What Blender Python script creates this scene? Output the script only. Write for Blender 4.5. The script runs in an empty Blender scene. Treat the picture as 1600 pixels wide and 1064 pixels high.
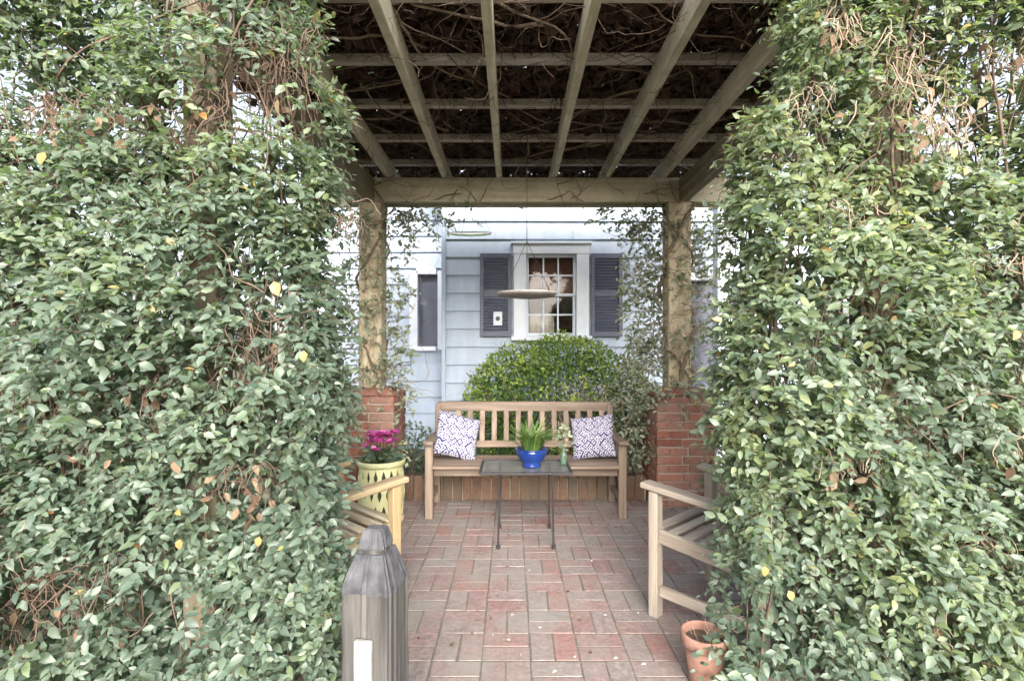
import bpy, bmesh, math, random
import numpy as np
from mathutils import Vector, Matrix

random.seed(7)
rng = np.random.default_rng(11)
R = math.radians
scene = bpy.context.scene
col = scene.collection

# ------------------------------------------------------------------ camera, sky, sun, exposure
CAM = (0.0, 0.0, 1.30)
cd = bpy.data.cameras.new('camera'); cam = bpy.data.objects.new('camera', cd); col.objects.link(cam)
cam.location = CAM; cam.rotation_euler = (R(90), 0, 0)
cd.sensor_width = 36.0; cd.lens = 18.0; cd.shift_y = 0.008
cd.clip_start = 0.05; cd.clip_end = 2000
scene.camera = cam

SUN_EL, SUN_AZ = 25.0, 174.0            # azimuth from +y, clockwise: behind the camera, a little right
world = bpy.data.worlds.new('World'); scene.world = world; world.use_nodes = True
nt = world.node_tree; nt.nodes.clear()
sky = nt.nodes.new('ShaderNodeTexSky'); sky.sky_type = 'NISHITA'; sky.sun_disc = False
sky.sun_elevation = R(SUN_EL); sky.sun_rotation = R(SUN_AZ)
sky.air_density = 1.0; sky.dust_density = 5.0; sky.ozone_density = 0.6
bg = nt.nodes.new('ShaderNodeBackground'); bg.inputs['Strength'].default_value = 0.15
wo = nt.nodes.new('ShaderNodeOutputWorld')
hs = nt.nodes.new('ShaderNodeHueSaturation'); hs.inputs['Saturation'].default_value = 0.45   # thin high cloud
nt.links.new(sky.outputs[0], hs.inputs['Color']); nt.links.new(hs.outputs[0], bg.inputs[0]); nt.links.new(bg.outputs[0], wo.inputs[0])

sd = bpy.data.lights.new('sun', 'SUN'); sun = bpy.data.objects.new('sun', sd); col.objects.link(sun)
sd.energy = 1.5; sd.angle = R(45); sd.color = (1.0, 0.975, 0.94)
sdir = Vector((math.sin(R(SUN_AZ))*math.cos(R(SUN_EL)), math.cos(R(SUN_AZ))*math.cos(R(SUN_EL)), math.sin(R(SUN_EL))))
sun.rotation_euler = sdir.to_track_quat('Z', 'Y').to_euler(); sun.location = sdir*20

vs = scene.view_settings
vs.view_transform = 'Standard'; vs.look = 'None'; vs.exposure = 1.72; vs.gamma = 1.0; vs.use_curve_mapping = False
scene.cycles.max_bounces = 10; scene.cycles.diffuse_bounces = 6; scene.cycles.transparent_max_bounces = 8

# ------------------------------------------------------------------ helpers: materials
def new_mat(name):
    m = bpy.data.materials.new(name); m.use_nodes = True
    t = m.node_tree; b = t.nodes['Principled BSDF']
    return m, t, b

def nd(t, kind, **kw):
    n = t.nodes.new(kind)
    for k, v in kw.items():
        if k in n.inputs: n.inputs[k].default_value = v
        else: setattr(n, k, v)
    return n

def ramp(t, stops, fac=None, interp='LINEAR'):
    n = t.nodes.new('ShaderNodeValToRGB'); n.color_ramp.interpolation = interp
    e = n.color_ramp.elements
    while len(e) < len(stops): e.new(0.5)
    for i, (p, c) in enumerate(stops):
        e[i].position = p; e[i].color = (*c, 1)
    if fac is not None: t.links.new(fac, n.inputs[0])
    return n

def coords(t, scale=(1, 1, 1), kind='Object'):
    tc = t.nodes.new('ShaderNodeTexCoord'); mp = t.nodes.new('ShaderNodeMapping')
    mp.inputs['Scale'].default_value = scale
    t.links.new(tc.outputs[kind], mp.inputs[0]); return mp.outputs[0]

def mixc(t, a, b, fac, mode='MIX'):
    n = t.nodes.new('ShaderNodeMix'); n.data_type = 'RGBA'; n.blend_type = mode
    for sock, v in ((n.inputs[0], fac), (n.inputs[6], a), (n.inputs[7], b)):
        if hasattr(v, 'is_output') or isinstance(v, bpy.types.NodeSocket): t.links.new(v, sock)
        elif isinstance(v, tuple): sock.default_value = (*v, 1)
        else: sock.default_value = v
    return n.outputs[2]

def bump(t, b, h, strength=0.3, dist=0.01):
    n = nd(t, 'ShaderNodeBump'); n.inputs['Strength'].default_value = strength; n.inputs['Distance'].default_value = dist
    t.links.new(h, n.inputs['Height']); t.links.new(n.outputs[0], b.inputs['Normal'])

def wood_mat(name, dark, mid, light, axis, rough=0.8, green=None, gfac=0.5):
    m, t, b = new_mat(name)
    s = [26, 26, 26]; s[axis] = 1.6
    c = coords(t, tuple(s))
    oi = nd(t, 'ShaderNodeObjectInfo')
    ad = nd(t, 'ShaderNodeVectorMath'); ad.operation = 'ADD'
    sc = nd(t, 'ShaderNodeVectorMath'); sc.operation = 'SCALE'
    cmb = nd(t, 'ShaderNodeCombineXYZ')
    for i in range(3): t.links.new(oi.outputs['Random'], cmb.inputs[i])
    t.links.new(cmb.outputs[0], sc.inputs[0]); sc.inputs[3].default_value = 37.0
    t.links.new(c, ad.inputs[0]); t.links.new(sc.outputs[0], ad.inputs[1])
    n = nd(t, 'ShaderNodeTexNoise', Scale=1.0, Detail=7.0, Roughness=0.62)
    t.links.new(ad.outputs[0], n.inputs['Vector'])
    rp = ramp(t, [(0.30, dark), (0.52, mid), (0.72, light)], n.outputs[0])
    out = rp.outputs[0]
    n2 = nd(t, 'ShaderNodeTexNoise', Scale=7.0, Detail=5.0, Roughness=0.6)
    t.links.new(coords(t), n2.inputs['Vector'])
    if green:
        g = ramp(t, [(0.42, (0, 0, 0)), (0.62, (gfac, gfac, gfac))], n2.outputs[0])
        out = mixc(t, out, green, g.outputs[0])
    v = ramp(t, [(0.0, (0.75, 0.75, 0.75)), (1.0, (1.15, 1.12, 1.1))], oi.outputs['Random'])
    out = mixc(t, out, v.outputs[0], 1.0, 'MULTIPLY')
    t.links.new(out, b.inputs['Base Color']); b.inputs['Roughness'].default_value = rough
    bump(t, b, n.outputs[0], 0.5, 0.004)
    return m

def brick_mat(name, stops, stain, stain_fac=0.6, island=False):
    m, t, b = new_mat(name)
    if island:
        g = nd(t, 'ShaderNodeNewGeometry'); rnd = g.outputs['Random Per Island']
    else:
        o = nd(t, 'ShaderNodeObjectInfo'); rnd = o.outputs['Random']
    base = ramp(t, stops, rnd).outputs[0]
    ge = nd(t, 'ShaderNodeNewGeometry')
    n = nd(t, 'ShaderNodeTexNoise', Scale=45.0, Detail=6.0, Roughness=0.65); t.links.new(ge.outputs['Position'], n.inputs['Vector'])
    fine = ramp(t, [(0.3, (0.6, 0.6, 0.6)), (0.7, (1.25, 1.22, 1.2))], n.outputs[0])
    base = mixc(t, base, fine.outputs[0], 1.0, 'MULTIPLY')
    n2 = nd(t, 'ShaderNodeTexNoise', Scale=3.2, Detail=7.0, Roughness=0.7); t.links.new(ge.outputs['Position'], n2.inputs['Vector'])
    n3 = nd(t, 'ShaderNodeTexNoise', Scale=17.0, Detail=8.0, Roughness=0.75); t.links.new(ge.outputs['Position'], n3.inputs['Vector'])
    wear = ramp(t, [(0.34, (.72, .72, .70)), (0.60, (1.08, 1.06, 1.05))], n3.outputs[0]); base = mixc(t, base, wear.outputs[0], 1.0, 'MULTIPLY')
    f = ramp(t, [(0.40, (0, 0, 0)), (0.66, (stain_fac,)*3)], n2.outputs[0])
    base = mixc(t, base, stain, f.outputs[0])
    t.links.new(base, b.inputs['Base Color']); b.inputs['Roughness'].default_value = 0.85
    bump(t, b, n.outputs[0], 0.5, 0.004)
    return m

def noisy_mat(name, c1, c2, scale=8.0, rough=0.8, detail=6.0, bmp=0.2, spec=0.5, metallic=0.0, bdist=0.005):
    m, t, b = new_mat(name)
    n = nd(t, 'ShaderNodeTexNoise', Scale=scale, Detail=detail, Roughness=0.6); t.links.new(coords(t), n.inputs['Vector'])
    rp = ramp(t, [(0.3, c1), (0.7, c2)], n.outputs[0]); t.links.new(rp.outputs[0], b.inputs['Base Color'])
    b.inputs['Roughness'].default_value = rough; b.inputs['Specular IOR Level'].default_value = spec; b.inputs['Metallic'].default_value = metallic
    if bmp: bump(t, b, n.outputs[0], bmp, bdist)
    return m

def leaf_mat(name, stops, rough=0.38, trans=0.22, spec=0.6):
    """leaf colour by the per-leaf attribute 'tint' (each leaf keeps its own pigment)"""
    m, t, b = new_mat(name)
    a = nd(t, 'ShaderNodeAttribute'); a.attribute_name = 'tint'
    c = ramp(t, stops, a.outputs['Fac']).outputs[0]
    g = nd(t, 'ShaderNodeNewGeometry')
    back = mixc(t, c, (1.12, 1.12, 1.05), 1.0, 'MULTIPLY')
    c2 = mixc(t, c, back, g.outputs['Backfacing'])
    t.links.new(c2, b.inputs['Base Color']); b.inputs['Roughness'].default_value = rough; b.inputs['Specular IOR Level'].default_value = spec
    tr = nd(t, 'ShaderNodeBsdfTranslucent'); t.links.new(mixc(t, c2, (1.5, 1.7, 0.8), 1.0, 'MULTIPLY'), tr.inputs['Color'])
    mx = nd(t, 'ShaderNodeMixShader'); mx.inputs[0].default_value = trans
    out = t.nodes['Material Output']
    t.links.new(b.outputs[0], mx.inputs[1]); t.links.new(tr.outputs[0], mx.inputs[2]); t.links.new(mx.outputs[0], out.inputs['Surface'])
    return m

# ------------------------------------------------------------------ helpers: objects
def link(o, parent=None):
    col.objects.link(o)
    if parent is not None: o.parent = parent
    return o

def thing(name, label, cat, loc=(0, 0, 0), rz=0.0, group=None):
    o = bpy.data.objects.new(name, None); col.objects.link(o); o.empty_display_size = 0.1
    o.location = loc; o.rotation_euler = (0, 0, rz)
    o['label'] = label; o['category'] = cat
    if group: o['group'] = group
    return o

def tag(o, label=None, cat=None, group=None, kind=None):
    if label: o['label'] = label
    if cat: o['category'] = cat
    if group: o['group'] = group
    if kind: o['kind'] = kind
    return o

class MB:
    def __init__(s): s.v = []; s.f = []
    def add(s, vs_, fs_):
        o = len(s.v); s.v += [tuple(p) for p in vs_]; s.f += [tuple(i+o for i in f) for f in fs_]; return s
    def box(s, c, d, rot=None, ch=0.0):
        """chamfered box: centre c, size d, optional 3x3 rotation"""
        hx, hy, hz = d[0]/2, d[1]/2, d[2]/2
        if ch <= 0:
            P = [Vector((x*hx, y*hy, z*hz)) for z in (-1, 1) for y in (-1, 1) for x in (-1, 1)]
            F = [(0, 2, 3, 1), (4, 5, 7, 6), (0, 1, 5, 4), (2, 6, 7, 3), (0, 4, 6, 2), (1, 3, 7, 5)]
        else:
            ch = min(ch, hx*.6, hy*.6, hz*.6); P = []; idx = {}
            for z in (-1, 1):
                for y in (-1, 1):
                    for x in (-1, 1):
                        for a in range(3):
                            q = [x*(hx-(ch if a != 0 else 0)), y*(hy-(ch if a != 1 else 0)), z*(hz-(ch if a != 2 else 0))]
                            idx[(x, y, z, a)] = len(P); P.append(Vector(q))
            F = []
            for a in range(3):
                b_, c_ = (a+1) % 3, (a+2) % 3
                for sg in (-1, 1):
                    ring = []
                    for (u, w) in ((-1, -1), (1, -1), (1, 1), (-1, 1)):
                        k = [0, 0, 0]; k[a] = sg; k[b_] = u; k[c_] = w; ring.append(idx[(*k, a)])
                    F.append(tuple(ring) if sg > 0 else tuple(reversed(ring)))
            for a in range(3):          # edges parallel to axis a
                b_, c_ = (a+1) % 3, (a+2) % 3
                for u in (-1, 1):
                    for w in (-1, 1):
                        k0 = [0, 0, 0]; k0[a] = -1; k0[b_] = u; k0[c_] = w
                        k1 = list(k0); k1[a] = 1
                        q = (idx[(*k0, b_)], idx[(*k1, b_)], idx[(*k1, c_)], idx[(*k0, c_)])
                        F.append(q if u*w < 0 else tuple(reversed(q)))
            for x in (-1, 1):
                for y in (-1, 1):
                    for z in (-1, 1):
                        q = tuple(idx[(x, y, z, a)] for a in range(3))
                        F.append(q if x*y*z > 0 else tuple(reversed(q)))
        if rot is not None: P = [rot @ p for p in P]
        c = Vector(c); return s.add([p+c for p in P], F)
    def beam(s, a, b, w, h, ch=0.004, up=(0, 0, 1)):
        """a bar from a to b, w across, h along 'up'"""
        a = Vector(a); b = Vector(b); z = (b-a); L = z.length; z.normalize()
        u = Vector(up); x = u.cross(z)
        if x.length < 1e-4: x = Vector((1, 0, 0))
        x.normalize(); y = z.cross(x)
        return s.box((a+b)/2, (w, h, L), Matrix((x, y, z)).transposed(), ch)
    def tube(s, pts, r, n=8, caps=True):
        pts = [Vector(p) for p in pts]; m = len(pts)
        rs = r if isinstance(r, (list, tuple)) else [r]*m
        V = []; F = []; px = None
        for i, p in enumerate(pts):
            d = (pts[min(i+1, m-1)]-pts[max(i-1, 0)]).normalized()
            if px is None:
                px = d.orthogonal().normalized()
            px = (px - d*px.dot(d)); px = px.normalized() if px.length > 1e-5 else d.orthogonal().normalized()
            py = d.cross(px)
            for k in range(n):
                a = 2*math.pi*k/n; V.append(p+(px*math.cos(a)+py*math.sin(a))*rs[i])
        for i in range(m-1):
            for k in range(n):
                F.append((i*n+k, i*n+(k+1) % n, (i+1)*n+(k+1) % n, (i+1)*n+k))
        if caps: F.append(tuple(reversed(range(n)))); F.append(tuple((m-1)*n+k for k in range(n)))
        return s.add(V, F)
    def lathe(s, prof, n=32, c=(0, 0, 0)):
        V = []; F = []; m = len(prof)
        for (r, z) in prof:
            for k in range(n):
                a = 2*math.pi*k/n; V.append((c[0]+r*math.cos(a), c[1]+r*math.sin(a), c[2]+z))
        for i in range(m-1):
            for k in range(n):
                F.append((i*n+k, i*n+(k+1) % n, (i+1)*n+(k+1) % n, (i+1)*n+k))
        return s.add(V, F)
    def mesh(s, name, m, smooth=False):
        me = bpy.data.meshes.new(name); me.from_pydata([tuple(p) for p in s.v], [], s.f); me.materials.append(m)
        if smooth: me.polygons.foreach_set('use_smooth', [True]*len(me.polygons))
        me.update(); return me
    def build(s, name, m, parent=None, smooth=False, loc=None):
        o = bpy.data.objects.new(name, s.mesh(name, m, smooth)); link(o, parent)
        if loc: o.location = loc
        return o

def np_mesh(name, V, F, m, tint=None, smooth=True):
    """V (n,3), F (k,3 or 4) arrays"""
    me = bpy.data.meshes.new(name); k = F.shape[1]
    me.vertices.add(len(V)); me.vertices.foreach_set('co', V.astype(np.float32).ravel())
    me.loops.add(F.size); me.loops.foreach_set('vertex_index', F.astype(np.int32).ravel())
    me.polygons.add(len(F)); me.polygons.foreach_set('loop_start', np.arange(0, F.size, k, dtype=np.int32))
    me.polygons.foreach_set('loop_total', np.full(len(F), k, dtype=np.int32))
    if smooth: me.polygons.foreach_set('use_smooth', np.ones(len(F), dtype=bool))
    me.materials.append(m)
    if tint is not None:
        at = me.attributes.new('tint', 'FLOAT', 'POINT'); at.data.foreach_set('value', tint.astype(np.float32))
    me.update(calc_edges=True); return me

def unit(a): return a/np.maximum(np.linalg.norm(a, axis=1, keepdims=True), 1e-9)

# ------------------------------------------------------------------ helpers: foliage
# ovate leaf with a midrib fold and a drooping tip: (along, across, normal)
LEAF_V = np.array([(0, 0, 0), (.30, -.25, .07), (.30, 0, 0), (.30, .25, .07), (.68, -.20, .02), (.68, 0, -.05), (.68, .20, .02), (1, 0, -.16)], float)
LEAF_F = np.array([(0, 1, 2), (0, 2, 3), (1, 4, 5), (1, 5, 2), (2, 5, 6), (2, 6, 3), (4, 7, 5), (5, 7, 6)])
SMALL_V = np.array([(0, 0, 0), (.5, -.27, .05), (.5, .27, .05), (1, 0, -.05)], float)
SMALL_F = np.array([(0, 1, 3), (0, 3, 2)])
BLADE_V = np.array([(0, -.03, 0), (0, .03, 0), (.45, -.045, .04), (.45, .045, .04), (1, 0, -.2)], float)
BLADE_F = np.array([(0, 2, 3), (0, 3, 1), (2, 4, 3)])

def frames(t, n):
    t = unit(t); n = n - t*np.sum(t*n, axis=1, keepdims=True); n = unit(n); return t, np.cross(n, t), n

def leaves_mesh(name, P, t, n, L, tint, m, tv=LEAF_V, tf=LEAF_F):
    t, b, n = frames(t, n); k = len(tv); N = len(P)
    V = P[:, None, :] + L[:, None, None]*(tv[None, :, 0:1]*t[:, None, :] + tv[None, :, 1:2]*b[:, None, :] + tv[None, :, 2:3]*n[:, None, :])
    F = (tf[None, :, :] + (np.arange(N)*k)[:, None, None]).reshape(-1, tf.shape[1])
    return np_mesh(name, V.reshape(-1, 3), F, m, np.repeat(tint, k))

def twigs_mesh(name, pts, r, m, n=3):
    """pts (N,S,3) polylines, r (N,) base radii -> thin tapering tubes"""
    N, S, _ = pts.shape
    d = np.gradient(pts, axis=1); d = d/np.maximum(np.linalg.norm(d, axis=2, keepdims=True), 1e-9)
    ref = np.zeros_like(d); ref[..., 0] = 1; sw = np.abs(d[..., 0]) > .9; ref[sw] = (0, 1, 0)
    u = np.cross(d, ref); u /= np.maximum(np.linalg.norm(u, axis=2, keepdims=True), 1e-9); w = np.cross(d, u)
    rr = r[:, None]*np.linspace(1, .45, S)[None, :]
    ang = 2*np.pi*np.arange(n)/n
    V = pts[:, :, None, :] + rr[:, :, None, None]*(np.cos(ang)[None, None, :, None]*u[:, :, None, :] + np.sin(ang)[None, None, :, None]*w[:, :, None, :])
    F = []
    for i in range(S-1):
        for k in range(n):
            F.append((i*n+k, i*n+(k+1) % n, (i+1)*n+(k+1) % n, (i+1)*n+k))
    F = (np.array(F)[None] + (np.arange(N)*S*n)[:, None, None]).reshape(-1, 4)
    return np_mesh(name, V.reshape(-1, 3), F, m)

def wander(starts, dirs, length, S=10, curl=.5, gravity=0.0):
    """random-walk polylines"""
    N = len(starts); P = np.zeros((N, S, 3)); P[:, 0] = starts; d = unit(dirs.copy()); st = (length/(S-1))[:, None]
    for i in range(1, S):
        d = unit(d + rng.normal(0, curl, (N, 3)) + np.array([0, 0, -gravity])); P[:, i] = P[:, i-1] + d*st
    return P

def sprigs(roots, dirs, lens, k, size, outward, droop=.35, jitter=.35, upn=.6):
    """k leaves in opposite pairs along each shoot; returns leaf arrays and stem polylines"""
    N = len(roots); dirs = unit(dirs)
    up = np.array([[0, 0, 1.]]); side = unit(np.cross(dirs, up) + rng.normal(0, .25, (N, 3)))
    vig = rng.uniform(.72, 1.25, N)
    P, T, Nn, L = [], [], [], []
    for j in range(k):
        s = (j//2*2+1.2)/k + rng.uniform(-.06, .06, N); sg = 1 if j % 2 else -1
        if j >= k-1: sg = 0
        p = roots + dirs*(lens*s)[:, None]; p[:, 2] -= droop*lens*s*s
        tdir = dirs*(.55 if sg else 1.1) + side*sg*.9 + rng.normal(0, jitter, (N, 3)); tdir[:, 2] -= .28
        nn = outward*.75 + up*upn + rng.normal(0, .32, (N, 3))
        P.append(p); T.append(tdir); Nn.append(nn); L.append(size*vig*rng.uniform(.62, 1.25, N)*(1.0-.3*abs(s-.45)))
    ss = np.linspace(0, 1, 4)
    st = roots[:, None, :] + dirs[:, None, :]*(lens[:, None]*ss[None])[:, :, None]
    st[:, :, 2] -= droop*lens[:, None]*ss[None]**2
    return np.concatenate(P), np.concatenate(T), np.concatenate(Nn), np.concatenate(L), st

def pnoise(p, f, seed=0):
    """cheap smooth pseudo-noise in [-1,1] from sines"""
    r = np.random.default_rng(seed); o = np.zeros(len(p))
    for i in range(5):
        k = r.normal(0, 1, 3); k = k/np.linalg.norm(k)*f*r.uniform(.6, 1.6); o += np.sin(p@k + r.uniform(0, 6.28))
    return o/5*1.6

def px(x, y, d):
    """photo pixel at depth d -> world point"""
    return np.array([(x-800)/800*d, d, 1.3-(y-545)/800*d])

# ------------------------------------------------------------------ materials
M = {}
M['beam'] = wood_mat('treated_beam', (.46, .40, .29), (.65, .58, .44), (.75, .69, .56), 0, .8, (.30, .29, .17), .35)
M['post'] = wood_mat('treated_post', (.38, .31, .20), (.56, .48, .34), (.66, .59, .45), 2, .8, (.26, .25, .16), .4)
M['front_post'] = wood_mat('greyed_post', (.10, .08, .06), (.18, .145, .11), (.28, .235, .18), 2, .85, (.13, .13, .08), .5)
M['edge'] = wood_mat('dull_edge_beam', (.15, .125, .09), (.27, .225, .16), (.38, .33, .25), 1, .85, (.13, .14, .08), .5)
M['rafter'] = wood_mat('algae_rafter', (.42, .38, .31), (.60, .56, .47), (.74, .70, .61), 1, .85, (.33, .34, .22), .5)
M['batten'] = wood_mat('pale_batten', (.42, .37, .34), (.55, .50, .46), (.70, .66, .60), 0, .85)
M['bench_x'] = wood_mat('bench_wood_x', (.115, .085, .064), (.20, .152, .118), (.285, .232, .188), 0, .75)
M['bench_y'] = wood_mat('bench_wood_y', (.115, .085, .064), (.20, .152, .118), (.285, .232, .188), 1, .75)
M['bench_z'] = wood_mat('bench_wood_z', (.12, .088, .064), (.205, .156, .118), (.285, .232, .188), 2, .75)
M['chair_x'] = wood_mat('chair_wood_x', (.17, .145, .12), (.30, .262, .228), (.43, .392, .355), 0, .8)
M['chair_y'] = wood_mat('chair_wood_y', (.155, .13, .105), (.275, .24, .202), (.40, .362, .32), 1, .8)
M['chair_z'] = wood_mat('chair_wood_z', (.155, .13, .105), (.275, .24, .202), (.39, .355, .31), 2, .8)
M['oil_x'] = wood_mat('golden_chair_wood_x', (.26, .21, .13), (.44, .37, .25), (.60, .54, .43), 0, .75)
M['oil_y'] = wood_mat('golden_chair_wood_y', (.20, .15, .085), (.33, .26, .155), (.44, .365, .24), 1, .75)
M['oil_z'] = wood_mat('golden_chair_wood_z', (.20, .15, .075), (.33, .255, .14), (.43, .35, .215), 2, .75)
M['timber'] = wood_mat('grey_timber', (.026, .026, .026), (.072, .069, .066), (.145, .138, .128), 2, .9)
M['timber_end'] = noisy_mat('grey_timber_end', (.03, .031, .036), (.095, .096, .108), 22, .85, bmp=.6)
M['white_board'] = noisy_mat('chipped_white_paint', (.20, .19, .165), (.37, .36, .33), 16, .8)
M['pier_brick'] = brick_mat('red_pier_brick', [(0, (.20, .07, .048)), (.35, (.29, .105, .072)), (.7, (.35, .14, .095)), (1, (.28, .15, .115))], (.25, .20, .165), .55)
M['mortar'] = noisy_mat('mortar', (.30, .255, .22), (.44, .385, .335), 40, .95)
PB = [(0, (.245, .150, .145)), (.2, (.27, .19, .18)), (.42, (.255, .215, .21)), (.6, (.275, .18, .175)), (.8, (.24, .215, .205)), (.95, (.275, .16, .15)), (1, (.31, .14, .12))]
M['paver'] = brick_mat('patio_brick', PB, (.235, .225, .205), .8)
M['paver_rest'] = brick_mat('patio_brick_rest', PB, (.235, .225, .205), .8, island=True)
M['joint'] = noisy_mat('sandy_joint', (.085, .08, .065), (.165, .15, .125), 30, .95)
M['edging'] = brick_mat('brown_edging_brick', [(0, (.10, .06, .04)), (.4, (.15, .085, .055)), (.75, (.18, .105, .07)), (1, (.13, .10, .08))], (.10, .105, .075), .6)
M['soil'] = noisy_mat('mulch_soil', (.045, .03, .02), (.13, .09, .06), 22, .95, bmp=.8, bdist=.03)
M['grass_ground'] = noisy_mat('ground', (.05, .06, .025), (.12, .10, .055), 3, .95, bmp=.4)
M['siding'] = noisy_mat('pale_blue_siding', (.33, .405, .515), (.39, .46, .565), 3.0, .55, bmp=.04)
t = M['siding'].node_tree; b = t.nodes['Principled BSDF']; src = b.inputs['Base Color'].links[0].from_socket
ge = nd(t, 'ShaderNodeNewGeometry'); mp = t.nodes.new('ShaderNodeMapping'); mp.inputs['Scale'].default_value = (9, 9, 1.1); t.links.new(ge.outputs['Position'], mp.inputs[0])
n = nd(t, 'ShaderNodeTexNoise', Scale=1.6, Detail=8.0, Roughness=0.65); t.links.new(mp.outputs[0], n.inputs['Vector'])
st = ramp(t, [(.32, (.90, .90, .885)), (.62, (1.03, 1.03, 1.03))], n.outputs[0]); t.links.new(mixc(t, src, st.outputs[0], 1.0, 'MULTIPLY'), b.inputs['Base Color'])
M['white_trim'] = noisy_mat('white_trim', (.56, .62, .70), (.66, .70, .76), 5, .5, bmp=.03)
M['shutter'] = noisy_mat('slate_shutter', (.065, .08, .125), (.10, .115, .165), 6, .5, bmp=.03)
M['interior'] = noisy_mat('room_interior', (.12, .06, .04), (.20, .10, .065), 3, .9)
M['pane_reflection'] = noisy_mat('cream_reflection', (.30, .29, .24), (.42, .40, .34), 6, .9)
M['roof'] = noisy_mat('house_roof', (.07, .065, .06), (.14, .13, .12), 12, .9)
M['black_metal'] = noisy_mat('black_metal', (.012, .012, .014), (.035, .034, .036), 30, .45, bmp=.05)
M['terracotta'] = noisy_mat('terracotta', (.17, .085, .062), (.32, .18, .14), 14, .9)
M['blue_glaze'] = noisy_mat('cobalt_glaze', (.006, .016, .09), (.014, .04, .20), 5, .15, bmp=.05)
M['yellow_glaze'] = noisy_mat('yellow_green_glaze', (.40, .41, .20), (.52, .51, .31), 9, .35, bmp=.05)
M['liner'] = noisy_mat('dark_liner', (.02, .03, .015), (.05, .06, .03), 9, .8)
M['green_dish'] = noisy_mat('green_dish', (.14, .26, .09), (.24, .38, .15), 6, .3)
M['grey_dish'] = noisy_mat('weathered_grey_dish', (.20, .19, .18), (.36, .34, .33), 14, .7)
M['twig'] = noisy_mat('brown_twig', (.075, .05, .038), (.175, .122, .092), 14, .9)
M['twig_grey'] = noisy_mat('grey_twig', (.20, .15, .11), (.42, .33, .25), 14, .9)
M['bark'] = noisy_mat('vine_bark', (.11, .085, .06), (.27, .21, .15), 30, .95, bmp=.8)
GREEN = [(0, (.062, .098, .072)), (.22, (.105, .152, .118)), (.48, (.150, .202, .148)), (.70, (.180, .232, .120)), (.86, (.26, .28, .13)), (.95, (.36, .29, .12)), (1, (.44, .22, .08))]
M['leaf'] = leaf_mat('vine_leaf', GREEN, .42, .36, .6)
M['leaf_dead'] = leaf_mat('dead_leaf', [(0, (.035, .023, .019)), (.5, (.08, .05, .038)), (1, (.15, .09, .065))], .9, .08, .2)
M['leaf_dry'] = leaf_mat('dry_brown_leaf', [(0, (.09, .055, .04)), (.5, (.17, .115, .08)), (1, (.27, .20, .135))], .8, .15, .2)
M['leaf_small'] = leaf_mat('boxwood_leaf', [(0, (.04, .085, .024)), (.45, (.10, .17, .04)), (.8, (.20, .28, .06)), (1, (.30, .35, .09))], .55, .35, .3)
M['leaf_grey'] = leaf_mat('grey_leaf', [(0, (.11, .14, .09)), (.5, (.20, .24, .165)), (.9, (.32, .34, .25)), (1, (.40, .33, .20))], .6, .2)
M['leaf_lav'] = leaf_mat('lavender_grey_twig_leaf', [(0, (.20, .18, .20)), (.6, (.36, .34, .37)), (1, (.46, .42, .40))], .7, .15)
M['blade'] = leaf_mat('fresh_blade', [(0, (.045, .10, .025)), (.6, (.11, .19, .05)), (1, (.24, .30, .11))], .5, .3)
M['petal'] = leaf_mat('magenta_petal', [(0, (.36, .02, .26)), (.6, (.55, .06, .42)), (1, (.68, .27, .58))], .55, .3)
M['pale'] = noisy_mat('pale_petal', (.66, .62, .55), (.8, .78, .72), 6, .8)

m, t, b = new_mat('window_glass'); M['glass'] = m
b.inputs['Base Color'].default_value = (.9, .95, .95, 1); b.inputs['Roughness'].default_value = .02
tr = nd(t, 'ShaderNodeBsdfTransparent'); gl = nd(t, 'ShaderNodeBsdfGlossy'); gl.inputs['Roughness'].default_value = .03
fr = nd(t, 'ShaderNodeFresnel'); fr.inputs[0].default_value = 1.22
mx = nd(t, 'ShaderNodeMixShader'); t.links.new(fr.outputs[0], mx.inputs[0]); t.links.new(tr.outputs[0], mx.inputs[1]); t.links.new(gl.outputs[0], mx.inputs[2])
t.links.new(mx.outputs[0], t.nodes['Material Output'].inputs[0])

m, t, b = new_mat('table_glass'); M['table_glass'] = m
b.inputs['Base Color'].default_value = (.13, .15, .16, 1); b.inputs['Roughness'].default_value = .22; b.inputs['Alpha'].default_value = .60

m, t, b = new_mat('vase_glass'); M['vase_glass'] = m
b.inputs['Base Color'].default_value = (.10, .17, .12, 1); b.inputs['Roughness'].default_value = .1; b.inputs['Alpha'].default_value = .7

# cushion fabric: navy lattice on white
m, t, b = new_mat('navy_white_lattice'); M['cushion'] = m
c = coords(t, (1, 1, 1), 'Generated')
mp = t.nodes.new('ShaderNodeMapping'); mp.inputs['Rotation'].default_value = (0, 0, R(45)); mp.inputs['Scale'].default_value = (11, 11, 11)
t.links.new(c, mp.inputs[0])
ns = nd(t, 'ShaderNodeTexNoise', Scale=6.0, Detail=2.0); t.links.new(c, ns.inputs['Vector'])
wv = nd(t, 'ShaderNodeVectorMath'); wv.operation = 'ADD'; sc_ = nd(t, 'ShaderNodeVectorMath'); sc_.operation = 'SCALE'; sc_.inputs[3].default_value = .9
t.links.new(ns.outputs['Color'], sc_.inputs[0]); t.links.new(mp.outputs[0], wv.inputs[0]); t.links.new(sc_.outputs[0], wv.inputs[1])
vo = nd(t, 'ShaderNodeTexVoronoi', Scale=1.0, Randomness=.25); vo.distance = 'CHEBYCHEV'; vo.feature = 'F1'; vo.voronoi_dimensions = '2D'
t.links.new(wv.outputs[0], vo.inputs['Vector'])
rp = ramp(t, [(0, (.03, .03, .10)), (.16, (.03, .03, .10)), (.2, (.47, .455, .51)), (.37, (.47, .455, .51)), (.41, (.04, .038, .12)), (1, (.04, .038, .12))], vo.outputs['Distance'])
t.links.new(rp.outputs[0], b.inputs['Base Color']); b.inputs['Roughness'].default_value = .9

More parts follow.
